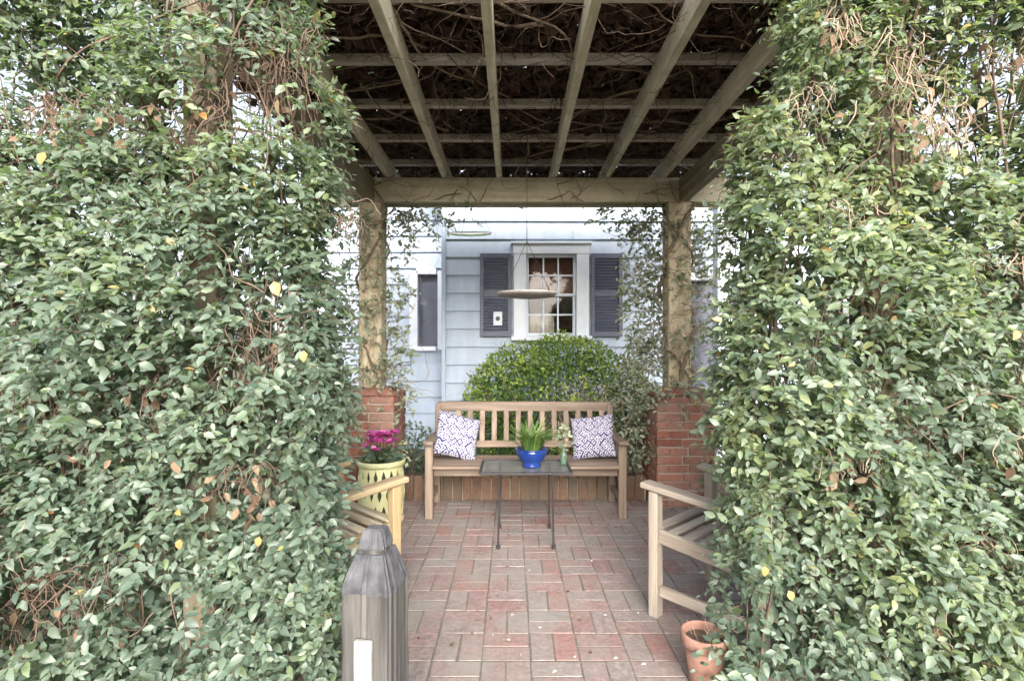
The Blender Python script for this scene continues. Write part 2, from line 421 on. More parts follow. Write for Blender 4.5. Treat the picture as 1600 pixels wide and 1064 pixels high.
# ------------------------------------------------------------------ ground
g = MB().add([(-300, -300, -.06), (300, -300, -.06), (300, 300, -.06), (-300, 300, -.06)], [(0, 1, 2, 3)]).build('ground', M['grass_ground']); tag(g, kind='structure')
X, Y = np.meshgrid(np.linspace(-3.2, 3.6, 69), np.linspace(1.2, 6.6, 55)); p = np.stack([X.ravel(), Y.ravel(), np.zeros(X.size)], 1)
p[:, 2] = -.045 + .012*pnoise(p, 9, 3) + .01*pnoise(p, 23, 4)
ii = np.arange(69*55).reshape(55, 69); F = np.stack([ii[:-1, :-1], ii[:-1, 1:], ii[1:, 1:], ii[1:, :-1]], -1).reshape(-1, 4)
o = link(bpy.data.objects.new('planting_bed', np_mesh('planting_bed', p, F, M['soil']))); tag(o, kind='structure')

# ------------------------------------------------------------------ brick patio, basket weave
PX0, PX1, PY0, PY1 = -1.62, 1.94, 1.32, 4.40
patio = MB().box(((PX0+PX1)/2, (PY0+PY1)/2, -.0342), (PX1-PX0, PY1-PY0, .064)).build('patio', M['joint']); tag(patio, kind='structure')

def brick_mesh(name, sz, mat_, seed, ch=.006, jit=.0022):
    mb = MB().box((0, 0, 0), sz, None, ch); r = random.Random(seed)
    mb.v = [(x+r.uniform(-jit, jit), y+r.uniform(-jit, jit), z+r.uniform(-jit, jit)*.6) for x, y, z in mb.v]
    return mb.mesh(name, mat_)
CELL = .206
paver_meshes = [brick_mesh('brick', (.200, .0975, .06), M['paver'], i, .0025, .0016) for i in range(6)]
slots = []
nx = int((PX1-PX0)/CELL); ny = int((PY1-PY0)/CELL)
for i in range(nx):
    for j in range(ny):
        cx = PX0+.05+(i+.5)*CELL; cy = PY1-(j+.5)*CELL
        for k in (-1, 1):
            if (i+j) % 2: slots.append((cx, cy+k*CELL/4, 0.0))
            else: slots.append((cx+k*CELL/4, cy, math.pi/2))
def seen(s): return s[1] > 1.93 and -.335*s[1]-.05 < s[0] < .41*s[1]+.05
vis = sorted([s for s in slots if seen(s)], key=lambda s: s[1])
single = vis[:300]; rest = vis[300:]+[s for s in slots if not seen(s)]
rb = random.Random(5)
for s in single:
    o = link(bpy.data.objects.new('brick', rb.choice(paver_meshes)), patio)
    o.location = (s[0]+rb.uniform(-.002, .002), s[1]+rb.uniform(-.002, .002), -.030+rb.uniform(-.0008, .0010))
    o.rotation_euler = (rb.uniform(-.004, .004), rb.uniform(-.004, .004), s[2]+rb.uniform(-.012, .012)+rb.choice((0, math.pi)))
mb = MB()
for s in rest:
    mb.box((s[0], s[1], -.031+rb.uniform(-.003, .003)), (.200, .0975, .06), Matrix.Rotation(s[2]+rb.uniform(-.01, .01), 3, 'Z'), .005)
o = mb.build('brick_paving', M['paver_rest'], patio); tag(o, kind='stuff')

# low soldier-course edging behind the bench
edge = thing('brick_edging', 'low brown brick edging standing on end behind the bench', 'edging', (0, 4.47, 0))
em = [brick_mesh('brick', (.076, .11, .215), M['edging'], 40+i, .005, .003) for i in range(5)]
k = 0
x = -1.13+.16
while x < 1.14:
    o = link(bpy.data.objects.new('brick', em[k % 5]), edge); o.location = (x, rb.uniform(-.004, .004), .098+rb.uniform(-.006, .006)); o.rotation_euler = (0, rb.uniform(-.01, .01), rb.choice((0, math.pi))); x += .083; k += 1
MB().box((.085, .01, .08), (2.15, .07, .19)).build('mortar', M['mortar'], edge)

# ------------------------------------------------------------------ brick piers
PIER_Y = 4.42; PL, PR = -1.20, 1.42
pm = [brick_mesh('brick', (.205, .10, .060), M['pier_brick'], 60+i, .005, .003) for i in range(6)]
pmh = [brick_mesh('brick', (.148, .10, .060), M['pier_brick'], 70+i, .005, .003) for i in range(3)]
def pier(x, label):
    t_ = thing('brick_pier', label, 'pier', (x, PIER_Y, 0), 0, 'brick piers under the pergola posts')
    W = .47; H = 13; h = .0705; wo_ = W/2
    MB().box((0, 0, (H*h)/2-.03), (W-.022, W-.022, H*h+.03)).build('mortar', M['mortar'], t_)
    for cc in range(H):
        z = cc*h+.034; off = cc % 2
        for side in range(4):
            # each face runs from one corner to just short of the next; courses alternate
            a = side*math.pi/2 + (0 if off else 0)
            ca, sa = math.cos(a), math.sin(a)
            for (c0, mset) in (((-.1325, pm), (.0555, pmh)) if off else ((.1325, pm), (-.0555, pmh))):
                lx, ly = c0, -(wo_-.05)
                o = link(bpy.data.objects.new('brick', rb.choice(mset)), t_)
                o.location = (ca*lx-sa*ly+rb.uniform(-.003, .003), sa*lx+ca*ly+rb.uniform(-.003, .003), z+rb.uniform(-.002, .002)); o.rotation_euler = (0, 0, a)
    # sloping mortar cap
    z = H*h
    MB().add([(-W/2-.01, -W/2-.01, z), (W/2+.01, -W/2-.01, z), (W/2+.01, W/2+.01, z), (-W/2-.01, W/2+.01, z),
              (-.15, -.15, z+.055), (.15, -.15, z+.055), (.15, .15, z+.055), (-.15, .15, z+.055)],
             [(0, 1, 5, 4), (1, 2, 6, 5), (2, 3, 7, 6), (3, 0, 4, 7), (4, 5, 6, 7), (3, 2, 1, 0)]).build('cap', M['pier_brick'], t_)
    return H*h+.05
PZ = pier(PR, 'red brick pier beside the grey wooden armchair, under the post')
pier(PL, 'red brick pier behind the pink flowers, half hidden by leaves')

# ------------------------------------------------------------------ pergola
perg = thing('pergola', 'weathered timber pergola with tan beam, rafters and battens over patio', 'pergola', (0, 3.2, 0))
OY = 3.2
def pp(mb, name, mt): return mb.build(name, M[mt], perg)
BZ0, BZ1 = 2.54, 2.745
for xx in (PL, PR):
    pp(MB().box((xx, PIER_Y-OY, (PZ-.03+BZ0)/2), (.19, .19, BZ0-PZ+.03), None, .008), 'post', 'post')
for xx in (-1.22, 1.46):
    pp(MB().box((xx, 2.06-OY, BZ0/2-.03), (.13, .13, BZ0+.06), None, .006), 'post', 'front_post')
pp(MB().box((.12, PIER_Y-OY-.072, (BZ0+BZ1)/2), (3.75, .045, BZ1-BZ0), None, .004), 'beam', 'beam')
pp(MB().box((.12, PIER_Y-OY+.072, (BZ0+BZ1)/2), (3.75, .045, BZ1-BZ0), None, .004), 'beam', 'beam')
for xx in (PL-.0, PR+.03):
    pp(MB().box((xx, 3.13-OY, (BZ0+BZ1)/2-.006), (.075, 2.44, BZ1-BZ0-.02), None, .004), 'edge_beam', 'edge')
for xx in (-1.05, -.575, -.11, .355, .81, 1.285):
    tl = random.uniform(-.006, .006)
    pp(MB().beam((xx+tl, 1.62-OY, BZ1+.072), (xx-tl, 4.78-OY, BZ1+.072), .046, .14), 'rafter', 'rafter')
for yy in (1.80, 2.34, 2.86, 3.38, 3.93, 4.45):
    tl = random.uniform(-.008, .008)
    pp(MB().beam((-1.65, yy-OY-tl, BZ1+.17), (1.9, yy-OY+tl, BZ1+.17), .045, .05), 'batten', 'batten')

# ------------------------------------------------------------------ house
HY = 6.2
house = thing('house', 'pale blue lap sided house with slate shutters behind the bush', 'house', (0, HY, 0))
EXP = .217
wall = MB().box((1.30, .16, 1.66), (4.26, .12, 3.36)).build('wall', M['siding'])
# opening for the window and door is made by building the core from pieces
bpy.data.objects.remove(wall)
core = MB()
WX0, WX1, WZ0, WZ1 = .17, .775, 1.46, 2.44       # glazed opening
DX0, DX1, DZ1 = 2.08, 2.86, 2.12                 # door opening
for (x0, x1, z0, z1) in ((-.83, WX0, -.1, 3.4), (WX0, WX1, -.1, WZ0), (WX0, WX1, WZ1, 3.4), (WX1, DX0, -.1, 3.4), (DX0, DX1, DZ1, 3.4), (DX1, 3.5, -.1, 3.4)):
    core.box(((x0+x1)/2, .10, (z0+z1)/2), (x1-x0, .14, z1-z0))
wall = core.build('wall', M['siding'], house)
def lap(x0, x1, z, parent, y=0.03, mt='siding', h=EXP, flip=1):
    """one lap board: thick butt at the bottom, thin at the top, tilted"""
    v = [(x0, y-.042, z), (x1, y-.042, z), (x1, y, z), (x0, y, z), (x0, y-.006, z+h+.012), (x1, y-.006, z+h+.012), (x1, y, z+h+.012), (x0, y, z+h+.012)]
    return MB().add(v, [(0, 1, 5, 4), (1, 2, 6, 5), (2, 3, 7, 6), (3, 0, 4, 7), (4, 5, 6, 7), (3, 2, 1, 0)]).build('siding_board', M[mt], parent)
CX0, CX1 = .02, .925                              # casing outer
z = .02
while z < 3.25:
    segs = [(-.80, 3.45)]
    def cut(segs, a, b_):
        out = []
        for (u, w) in segs:
            if b_ <= u or a >= w: out.append((u, w)); continue
            if a > u: out.append((u, a))
            if b_ < w: out.append((b_, w))
        return out
    if z+EXP > WZ0-.12 and z < WZ1+.10: segs = cut(segs, CX0+.02, CX1-.02)
    if z < DZ1+.08: segs = cut(segs, DX0-.08, DX1+.08)
    for (u, w) in segs:
        q = u+random.uniform(.5, 1.6)
        while w-q > .35:
            lap(u, q-.0015, z+random.uniform(-.002, .002), wall); u = q+.0015; q = u+random.uniform(.9, 1.9)
        if w-u > .05: lap(u, w, z, wall)
    z += EXP
MB().box((-.825, .03, 1.65), (.05, .12, 3.4), None, .004).build('corner_board', M['siding'], house)
# window
win = MB()
for c_, d_ in ((((CX0+WX0)/2, -.015, 1.95), (WX0-CX0, .09, 1.06)), (((CX1+WX1)/2, -.015, 1.95), (CX1-WX1, .09, 1.06)), (((CX0+CX1)/2, -.018, WZ1+.055), (CX1-CX0+.02, .10, .115))):
    win.box(c_, d_, None, .005)
win.box(((CX0+CX1)/2, -.03, WZ1+.127), (CX1-CX0+.07, .14, .03), None, .005)
window = win.build('window', M['white_trim'], house)
MB().box(((CX0+CX1)/2, -.04, WZ0-.035), (CX1-CX0+.06, .15, .055), None, .006).build('sill', M['white_trim'], window)
ZM = 1.955
def sash(z0, z1, y, nm):
    mb = MB(); w_ = .032
    for c_, d_ in (((WX0+w_/2, y, (z0+z1)/2), (w_, .035, z1-z0)), ((WX1-w_/2, y, (z0+z1)/2), (w_, .035, z1-z0)), (((WX0+WX1)/2, y, z0+w_/2), (WX1-WX0-2*w_, .035, w_)), (((WX0+WX1)/2, y, z1-w_/2), (WX1-WX0-2*w_, .035, w_))):
        mb.box(c_, d_, None, .003)
    mb.build('sash', M['white_trim'], window)
    gx0, gx1, gz0, gz1 = WX0+w_, WX1-w_, z0+w_, z1-w_
    for i in (1, 2):
        xx = gx0+(gx1-gx0)*i/3; MB().box((xx, y, (gz0+gz1)/2), (.018, .028, gz1-gz0), None, .002).build('muntin', M['white_trim'], window)
    MB().box(((gx0+gx1)/2, y, (gz0+gz1)/2), (gx1-gx0, .024, .018), None, .002).build('muntin', M['white_trim'], window)
    for i in range(3):
        for j in range(2):
            a0 = gx0+(gx1-gx0)*i/3+.009; a1 = gx0+(gx1-gx0)*(i+1)/3-.009; c0 = gz0+(gz1-gz0)*j/2+.009; c1 = gz0+(gz1-gz0)*(j+1)/2-.009
            MB().box(((a0+a1)/2, y, (c0+c1)/2), (a1-a0, .004, c1-c0), Matrix.Rotation(random.uniform(-.006, .006), 3, 'Z')).build('pane', M['glass'], window)
sash(ZM-.016, WZ1, .045, 'u'); sash(WZ0, ZM+.016, .085, 'l')
# room behind: brown walls, cream sheet painted as the reflection in the lower left panes
rm = MB(); x0, x1, y0, y1, z0, z1 = -.3, 1.3, .19, 2.2, .6, 2.7
rm.add([(x0, y0, z0), (x1, y0, z0), (x1, y1, z0), (x0, y1, z0), (x0, y0, z1), (x1, y0, z1), (x1, y1, z1), (x0, y1, z1)], [(0, 1, 2, 3), (7, 6, 5, 4), (1, 5, 6, 2), (3, 7, 4, 0), (2, 6, 7, 3)])
rm.build('room', M['interior'], house)
cv = MB(); n = 24; V = []; F = []
for i in range(n+1):
    xx = WX0+.02+(.34)*i/n; yy = .24+.012*math.sin(i*1.3); V += [(xx, yy, WZ0-.05), (xx, yy, 1.74)]
for i in range(n): F.append((2*i, 2*i+2, 2*i+3, 2*i+1))
cv.add(V, F).build('pane_reflection', M['pane_reflection'], house)  # pale sheet standing in for a reflection on the glass
MB().box(((WX0+WX1)/2, .30, 2.25), (.72, .03, .62), None, .004).build('blind', M['interior'], house)
# shutters: louvred, with a middle rail
def shutter(x0, x1):
    z0, z1 = 1.445, 2.445; st = .045; y = -.035
    mb = MB()
    for c_, d_ in (((x0+st/2, y, (z0+z1)/2), (st, .035, z1-z0)), ((x1-st/2, y, (z0+z1)/2), (st, .035, z1-z0)), (((x0+x1)/2, y, z0+.03), (x1-x0-2*st, .033, .06)), (((x0+x1)/2, y, z1-.03), (x1-x0-2*st, .033, .06)), (((x0+x1)/2, y, ZM), (x1-x0-2*st, .033, .06))):
        mb.box(c_, d_, None, .003)
    s_ = mb.build('shutter', M['shutter'], house)
    MB().box(((x0+x1)/2, y+.014, (z0+z1)/2), (x1-x0-.03, .004, z1-z0-.03)).build('backing', M['shutter'], s_)
    zz = z0+.085
    lv = None
    while zz < z1-.07:
        if abs(zz-ZM) > .045:
            mb = MB().box(((x0+x1)/2, y, zz), (x1-x0-2*st, .028, .006), Matrix.Rotation(R(38), 3, 'X')); mb.build('louvre', M['shutter'], s_)
        zz += .036
shutter(-.385, -.005); shutter(.95, 1.33)
# door
door = MB().box(((DX0+DX1)/2, .12, DZ1/2), (DX1-DX0-.01, .05, DZ1-.01), None, .004).build('door', M['shutter'], house)
MB().box((DX0-.045, -.01, DZ1/2), (.09, .06, DZ1), None, .004).box((DX1+.045, -.01, DZ1/2), (.09, .06, DZ1), None, .004).box(((DX0+DX1)/2, -.01, DZ1+.05), (DX1-DX0+.18, .062, .10), None, .004).build('door_frame', M['white_trim'], house)
MB().tube([(DX0+.08, .09, 1.0), (DX0+.08, .05, 1.0), (DX0+.17, .05, 1.0)], .011).build('handle', M['grey_dish'], door)
# roof over the front
MB().add([(-1.2, -.45, 3.38), (3.7, -.45, 3.38), (3.7, 2.4, 4.7), (-1.2, 2.4, 4.7), (-1.2, -.45, 3.52), (3.7, -.45, 3.52), (3.7, 2.4, 4.84), (-1.2, 2.4, 4.84)],
         [(3, 2, 1, 0), (4, 5, 6, 7), (0, 1, 5, 4), (1, 2, 6, 5), (2, 3, 7, 6), (3, 0, 4, 7)]).build('roof', M['roof'], house)
# left wing, set back
WY = .72
wx0, wx1, wz0, wz1 = -1.27, -1.0, 1.33, 2.30
cw = MB()
for (x0, x1, z0, z1) in ((-3.2, wx0, -.1, 3.3), (wx0, wx1, -.1, wz0), (wx0, wx1, wz1, 3.3), (wx1, -.80, -.1, 3.3)):
    cw.box(((x0+x1)/2, WY+.10, (z0+z1)/2), (x1-x0, .14, z1-z0))
wing = cw.build('wing_wall', M['siding'], house)
MB().box((-.80, .45, 1.6), (.06, .62, 3.4)).build('side_wall', M['siding'], house)
z = .0
while z < 3.1:
    for (u, w) in (cut([(-3.2, -.87)], wx0-.10, wx1+.06) if (z+EXP > wz0-.08 and z < wz1+.08) else [(-3.2, -.87)]): lap(u, w, z, wing, WY+.03)
    z += EXP
mb = MB()
for c_, d_ in (((wx0-.055, WY-.01, (wz0+wz1)/2), (.11, .07, wz1-wz0+.1)), ((wx1+.035, WY-.01, (wz0+wz1)/2), (.07, .07, wz1-wz0+.1)), (((wx0+wx1)/2-.02, WY-.012, wz1+.05), (wx1-wx0, .066, .10)), (((wx0+wx1)/2-.02, WY-.02, wz0-.03), (wx1-wx0, .10, .06))):
    mb.box(c_, d_, None, .004)
w2 = mb.build('window', M['white_trim'], house)
MB().box(((wx0+wx1)/2, WY+.03, (wz0+wz1)/2), (wx1-wx0, .006, wz1-wz0)).build('pane', M['glass'], w2)
MB().box(((wx0+wx1)/2, WY+.10, (wz0+wz1)/2), (wx1-wx0+.02, .01, wz1-wz0+.02)).build('dark_backing', M['shutter'], w2)  # opaque dark sheet put in behind the pane, where no room is built

o = thing('porch_column', 'white square porch column showing between right pier post and leaves', 'column', (2.36, 5.75, 0))
MB().box((0, 0, 1.45), (.16, .16, 2.9), None, .008).build('shaft', M['white_trim'], o)
MB().box((0, 0, .06), (.22, .22, .16), None, .01).build('base', M['white_trim'], o)
MB().box((0, 0, 2.92), (.22, .22, .10), None, .01).build('capital', M['white_trim'], o)

# small plaque on the left shutter
o = thing('wall_plaque', 'small white plaque with dark centre on the left shutter', 'plaque', (-.17, HY-.056, 1.66))
MB().box((0, 0, 0), (.105, .012, .165), None, .003).build('plate', M['white_trim'], o)
MB().lathe([(0, -.0), (.028, 0), (.028, .004), (0, .004)], 16).build('knob', M['black_metal'], o, False, (0, -.0065, .0)).rotation_euler = (R(90), 0, 0)

# ------------------------------------------------------------------ boxwood and shrubs behind the bench
def shrub(name, label, cat, c, rad, nleaf, size, mt, tv=SMALL_V, tf=SMALL_F, stems=40, zmin=.0, twig='twig', tint=(0, 1), lump=.10, shell=.35):
    c = np.array(c, float); rad = np.array(rad, float)
    t_ = thing(name, label, cat, (c[0], c[1], 0))
    d = unit(rng.normal(0, 1, (nleaf, 3))); s = 1-shell*rng.random(nleaf)**1.8
    s *= 1+lump*pnoise(d*rad, 11, len(label) % 97)+lump*.6*pnoise(d*rad, 26, 5)
    s += np.where(rng.random(nleaf) < .03, rng.uniform(0, .10, nleaf), 0)
    P = d*s[:, None]*rad; P[:, 2] += c[2]; keep = P[:, 2] > zmin; P = P[keep]; d = d[keep]; N = len(P)
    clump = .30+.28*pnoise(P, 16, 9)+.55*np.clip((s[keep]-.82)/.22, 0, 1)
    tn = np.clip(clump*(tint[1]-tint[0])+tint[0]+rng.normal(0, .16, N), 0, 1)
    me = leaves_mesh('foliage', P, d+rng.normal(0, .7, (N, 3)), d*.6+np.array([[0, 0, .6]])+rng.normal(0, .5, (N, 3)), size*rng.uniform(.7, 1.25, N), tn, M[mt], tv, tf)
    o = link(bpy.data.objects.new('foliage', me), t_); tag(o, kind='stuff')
    a = rng.uniform(0, 6.28, stems); st = np.stack([.06*np.cos(a), .06*np.sin(a), np.zeros(stems)], 1)
    dd = np.stack([np.cos(a)*rad[0], np.sin(a)*rad[1], np.full(stems, c[2]+rad[2]*.6)], 1)*rng.uniform(.6, .95, (stems, 1))
    S = 7; ss = np.linspace(0, 1, S)[None, :, None]; pts = st[:, None]+dd[:, None]*ss*np.array([1, 1, 1.]); pts += rng.normal(0, .012, pts.shape)
    link(bpy.data.objects.new('stem', twigs_mesh('stem', pts, np.full(stems, .009), M[twig], 4)), t_)
    return t_
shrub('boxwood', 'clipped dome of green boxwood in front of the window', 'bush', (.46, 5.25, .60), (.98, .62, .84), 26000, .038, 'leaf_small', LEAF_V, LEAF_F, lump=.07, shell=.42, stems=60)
shrub('twiggy_shrub', 'lavender grey twiggy shrub in front of the boxwood', 'shrub', (.62, 4.80, .62), (.34, .17, .42), 1500, .034, 'leaf_lav', stems=70, twig='twig_grey', shell=.9)
shrub('grey_shrub', 'grey green leafy shrub between the bench and right pier', 'shrub', (1.08, 4.74, .60), (.24, .20, .64), 2000, .042, 'leaf_grey', LEAF_V, LEAF_F, stems=40, shell=.8, twig='twig_grey')
shrub('low_shrub', 'low dark green shrub left of the bench arm', 'shrub', (-.86, 4.62, .30), (.20, .16, .32), 900, .04, 'leaf', LEAF_V, LEAF_F, stems=16, shell=.8, tint=(0, .6))

# ------------------------------------------------------------------ vine hedges either side of the opening
CAMV = np.array(CAM)
def proj(P):
    d = np.maximum(P[:, 1], .05); return 800+P[:, 0]/d*800, 545-(P[:, 2]-1.3)/d*800

leaf_protos = []
for i in range(14):
    V = LEAF_V.copy(); r = np.random.default_rng(100+i); V[:, 1] *= r.uniform(.85, 1.15); V[7, 2] += r.uniform(-.08, .06); V[3, 2] += r.uniform(-.04, .06); V[1, 2] += r.uniform(-.04, .06)
    leaf_protos.append(np_mesh('leaf', V, LEAF_F, M['leaf'], np.full(8, (i+.5)/14*.86)))

def hedge(side, label, gaps, bright, seed, orange):
    """vine wall: side -1 left, +1 right. Grows on the front pergola post, y 1.70 to 2.08"""
    global rng
    rng = np.random.default_rng(seed)
    t_ = thing('vine_hedge', label, 'vine', (side*1.3, 1.9, 0)); org = np.array([side*1.3, 1.9, 0.])
    N = 12500
    # inner edge of the vine wall against height
    zk = np.array([0, .5, 1.0, 1.5, 1.9, 2.2, 2.5, 2.8, 3.3])
    ek = np.array([.62, .64, .66, .66, .665, .68, .70, .76, .74]) if side < 0 else np.array([.79, .80, .79, .79, .83, .92, 1.0, 1.05, 1.06])
    z = rng.uniform(-.02, 3.25, N); ed = np.interp(z, zk, ek)+.035*np.sin(z*7+seed)+.03*np.sin(z*17+seed*2)
    frac = rng.random(N)
    inner = frac < .10                                   # sprigs on the inner flank
    x = ed + .10 + rng.random(N)**1.0*(2.75-ed)
    yf = 1.79 + .07*np.sin(x*4.1+z*2.3+seed)+.06*np.sin(z*5.3-x*2.1)+.035*np.sin(x*9+z*8)+.02*np.sin(x*17-z*13)
    depth = rng.random(N)**1.6*.30
    rc = np.clip((x-ed)/.30, 0, 1); yf = yf + .14*(1-rc)**2    # rounded corner at the opening
    roots = np.stack([side*x, yf+depth, z], 1)
    outward = np.tile(np.array([[0, -1., 0]]), (N, 1)); outward[:, 0] = -side*.9*(1-rc)
    roots[inner, 0] = side*(ed[inner]+.10); roots[inner, 1] = rng.uniform(1.82, 2.12, inner.sum()); outward[inner] = (-side*1.0, -.35, 0)
    outward = unit(outward)
    # openings where bare stems, posts or sky show
    u, v = proj(roots); keep = np.ones(N, bool)
    for (gx, gy, rx, ry, pr) in gaps:
        q = ((u-gx)/rx)**2+((v-gy)/ry)**2 < 1; keep &= ~(q & (rng.random(N) < pr))
    nz = pnoise(roots, 7.5, seed)+.5*pnoise(roots, 17, seed+1); keep &= ~((nz < -.58) & (rng.random(N) < .85))
    roots, outward, nz, depth = roots[keep], outward[keep], nz[keep], depth[keep]; N = len(roots)
    dirs = outward*.75+rng.normal(0, .55, (N, 3)); dirs[:, 2] += .12
    lens = rng.uniform(.06, .145, N); k = 7
    P, T, NN, L, st = sprigs(roots, dirs, lens, k, np.interp(roots[:, 2], [0, 1.4, 2.4, 3.2], [.042, .038, .0335, .0315])*(1.08 if side < 0 else 1.02), outward, .35)
    # a leaf pushed past the edge of the opening is pulled back
    lim = np.interp(P[:, 2], zk, ek)-.05; bad = (np.abs(P[:, 0]) < lim) & (P[:, 1] < 2.5); 
    sz = np.repeat(nz[None, :], k, 0).ravel(); zz = P[:, 2]
    warm = np.interp(zz, [0, 1.2, 2.2, 3.0], [0, .02, .14, .22]) if side < 0 else np.interp(zz, [0, 1.0, 2.0, 3.0], [.02, .08, .18, .24])
    tint = np.clip((.33 if side < 0 else .42)+.13*sz+warm+rng.normal(0, .11, len(P)), .02, .84)
    od = rng.random(len(P)) < .003; tint[od] = rng.uniform(.9, 1, od.sum())
    ok = ~bad; P, T, NN, L, tint = P[ok], T[ok], NN[ok], L[ok], tint[ok]
    # the leaves that show largest become parts of their own
    u, v = proj(P); tt, bb, nn = frames(T, NN); vd = unit(CAMV-P); facing = np.abs(np.sum(nn*vd, 1))
    infr = (u > 15) & (u < 1585) & (v > 15) & (v < 1050)
    score = np.where(infr & (tint < .86), L/np.linalg.norm(P-CAMV, axis=1)*(.35+facing)*(1-.9*np.clip(P[:, 1]-1.72, 0, .4)), 0)
    top = np.argsort(-score)[:292]; mask = np.ones(len(P), bool); mask[top] = False
    o = link(bpy.data.objects.new('foliage', leaves_mesh('foliage', P[mask]-org, T[mask], NN[mask], L[mask], tint[mask], M['leaf'])), t_); tag(o, kind='stuff')
    def one(i_p, tv, bv, nv, Ls, mesh):
        o = link(bpy.data.objects.new('leaf', mesh), t_)
        mt = Matrix(((tv[0], bv[0], nv[0]), (tv[1], bv[1], nv[1]), (tv[2], bv[2], nv[2]))).to_4x4(); q = i_p-org
        o.matrix_local = Matrix.Translation(Vector(q)) @ mt @ Matrix.Scale(float(Ls), 4); return o
    for i in top:
        one(P[i], tt[i], bb[i], nn[i], L[i], leaf_protos[min(13, int(tint[i]/.86*14))])
    for (gx, gy, s_, tn) in orange:                       # single turned leaves
        me = np_mesh('leaf', LEAF_V*np.array([1, 1.5, 1]), LEAF_F, M['leaf'], np.full(8, tn)); q = px(gx, gy, 1.66)
        tv, bv, nv = frames(np.array([[rng.uniform(-.5, .5), -.2, -1.]]), np.array([[0, -1., .25]]))
        o = one(q, tv[0], bv[0], nv[0], s_, me); o['label'] = 'turned orange leaf'
    # young shoots
    o = link(bpy.data.objects.new('shoot', twigs_mesh('shoot', st-org, np.full(N, .0016), M['twig'], 3)), t_); tag(o, kind='stuff')
    if side > 0:
        ne = 26; q = np.stack([rng.uniform(.80, .98, ne), rng.uniform(1.82, 1.95, ne), rng.uniform(.02, .20, ne)], 1)
        e = sprigs(q, np.tile([[-.8, -.3, .25]], (ne, 1))+rng.normal(0, .3, (ne, 3)), rng.uniform(.08, .15, ne), 7, np.full(ne, .045), np.tile([[-.3, -1., .2]], (ne, 1)), .4)
        o = link(bpy.data.objects.new('low_foliage', leaves_mesh('low_foliage', e[0]-org, e[1], e[2], e[3], np.clip(rng.normal(.4, .12, len(e[0])), 0, .8), M['leaf'])), t_); tag(o, kind='stuff')
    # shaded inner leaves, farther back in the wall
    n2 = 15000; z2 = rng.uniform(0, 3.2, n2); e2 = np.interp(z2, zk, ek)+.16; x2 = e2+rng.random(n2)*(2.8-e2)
    P2 = np.stack([side*x2, rng.uniform(2.0, 2.22, n2), z2], 1); u, v = proj(P2); kk = np.ones(n2, bool)
    for (gx, gy, rx, ry, pr) in bright: kk &= ~((((u-gx)/rx)**2+((v-gy)/ry)**2 < 1) & (rng.random(n2) < pr))
    kk &= ~((pnoise(P2, 6, seed+5) > np.interp(P2[:, 2], [0, 1.7, 2.2, 3], [1.2, .9, .35, .25])))
    P2 = P2[kk]; n2 = len(P2)
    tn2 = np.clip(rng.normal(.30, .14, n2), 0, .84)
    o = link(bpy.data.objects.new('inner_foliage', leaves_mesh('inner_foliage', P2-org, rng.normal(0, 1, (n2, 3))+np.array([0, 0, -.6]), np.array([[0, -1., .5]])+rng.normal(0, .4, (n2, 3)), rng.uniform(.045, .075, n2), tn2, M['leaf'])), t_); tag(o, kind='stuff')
    gi = rng.integers(0, len(gaps), 230); ga = np.array([g_[:4] for g_ in gaps])[gi]; dd = rng.uniform(1.78, 2.0, 230)
    uu = ga[:, 0]+rng.normal(0, .8, 230)*ga[:, 2]; vv = ga[:, 1]+rng.normal(.3, .8, 230)*ga[:, 3]
    P3 = np.stack([(uu-800)/800*dd, dd, 1.3-(vv-545)/800*dd], 1); P3 = P3[(np.abs(P3[:, 0]) > np.interp(P3[:, 2], zk, ek)+.06) & (P3[:, 2] > .02)]; n3 = len(P3)
    o = link(bpy.data.objects.new('dry_foliage', leaves_mesh('dry_foliage', P3-org, rng.normal(0, .6, (n3, 3))+np.array([0, 0, -1.]), np.array([[0, -1., .2]])+rng.normal(0, .6, (n3, 3)), rng.uniform(.03, .055, n3), rng.random(n3), M['leaf_dry'])), t_); tag(o, kind='stuff')
    # woody stems climbing the trellis and hanging dead runners
    ns = 240; sx = side*rng.uniform(.80, 2.7, ns); s0 = np.stack([sx, rng.uniform(1.88, 2.1, ns), rng.uniform(-.05, 2.3, ns)], 1)
    pts = wander(s0, np.stack([rng.normal(0, .35, ns), rng.normal(0, .05, ns), np.ones(ns)], 1), rng.uniform(.6, 1.5, ns), 14, .16)
    pts[:, :, 1] = np.clip(pts[:, :, 1], 1.86, 2.2)
    pts[:, :, 0] = side*np.maximum(np.abs(pts[:, :, 0]), np.interp(pts[:, :, 2], zk, ek)+.13+.06*rng.random((ns, 1)))
    o = link(bpy.data.objects.new('stem', twigs_mesh('stem', pts-org, rng.uniform(.002, .0065, ns), M['twig'], 5)), t_); tag(o, kind='stuff')
    rs = []; rd = []
    for (gx, gy, rx, ry, pr) in gaps:
        nn_ = int(14+rx*ry/140); uu = gx+rng.uniform(-1, 1, nn_)*rx; vv = gy-ry*1.1+rng.uniform(-.3, .8, nn_)*ry; dd = rng.uniform(1.74, 1.95, nn_)
        rs.append(np.stack([(uu-800)/800*dd, dd, 1.3-(vv-545)/800*dd], 1)); rd.append(np.full(nn_, ry/800*1.85*2.0))
    rs = np.concatenate(rs); rd = np.concatenate(rd); n3 = len(rs)
    pts = wander(rs, rng.normal(0, .5, (n3, 3))*np.array([1, .3, 1])+np.array([0, 0, -.5]), rd*rng.uniform(.5, 1.2, n3), 10, .38, .22)
    pts[:, :, 1] = np.clip(pts[:, :, 1], 1.66, 2.1)
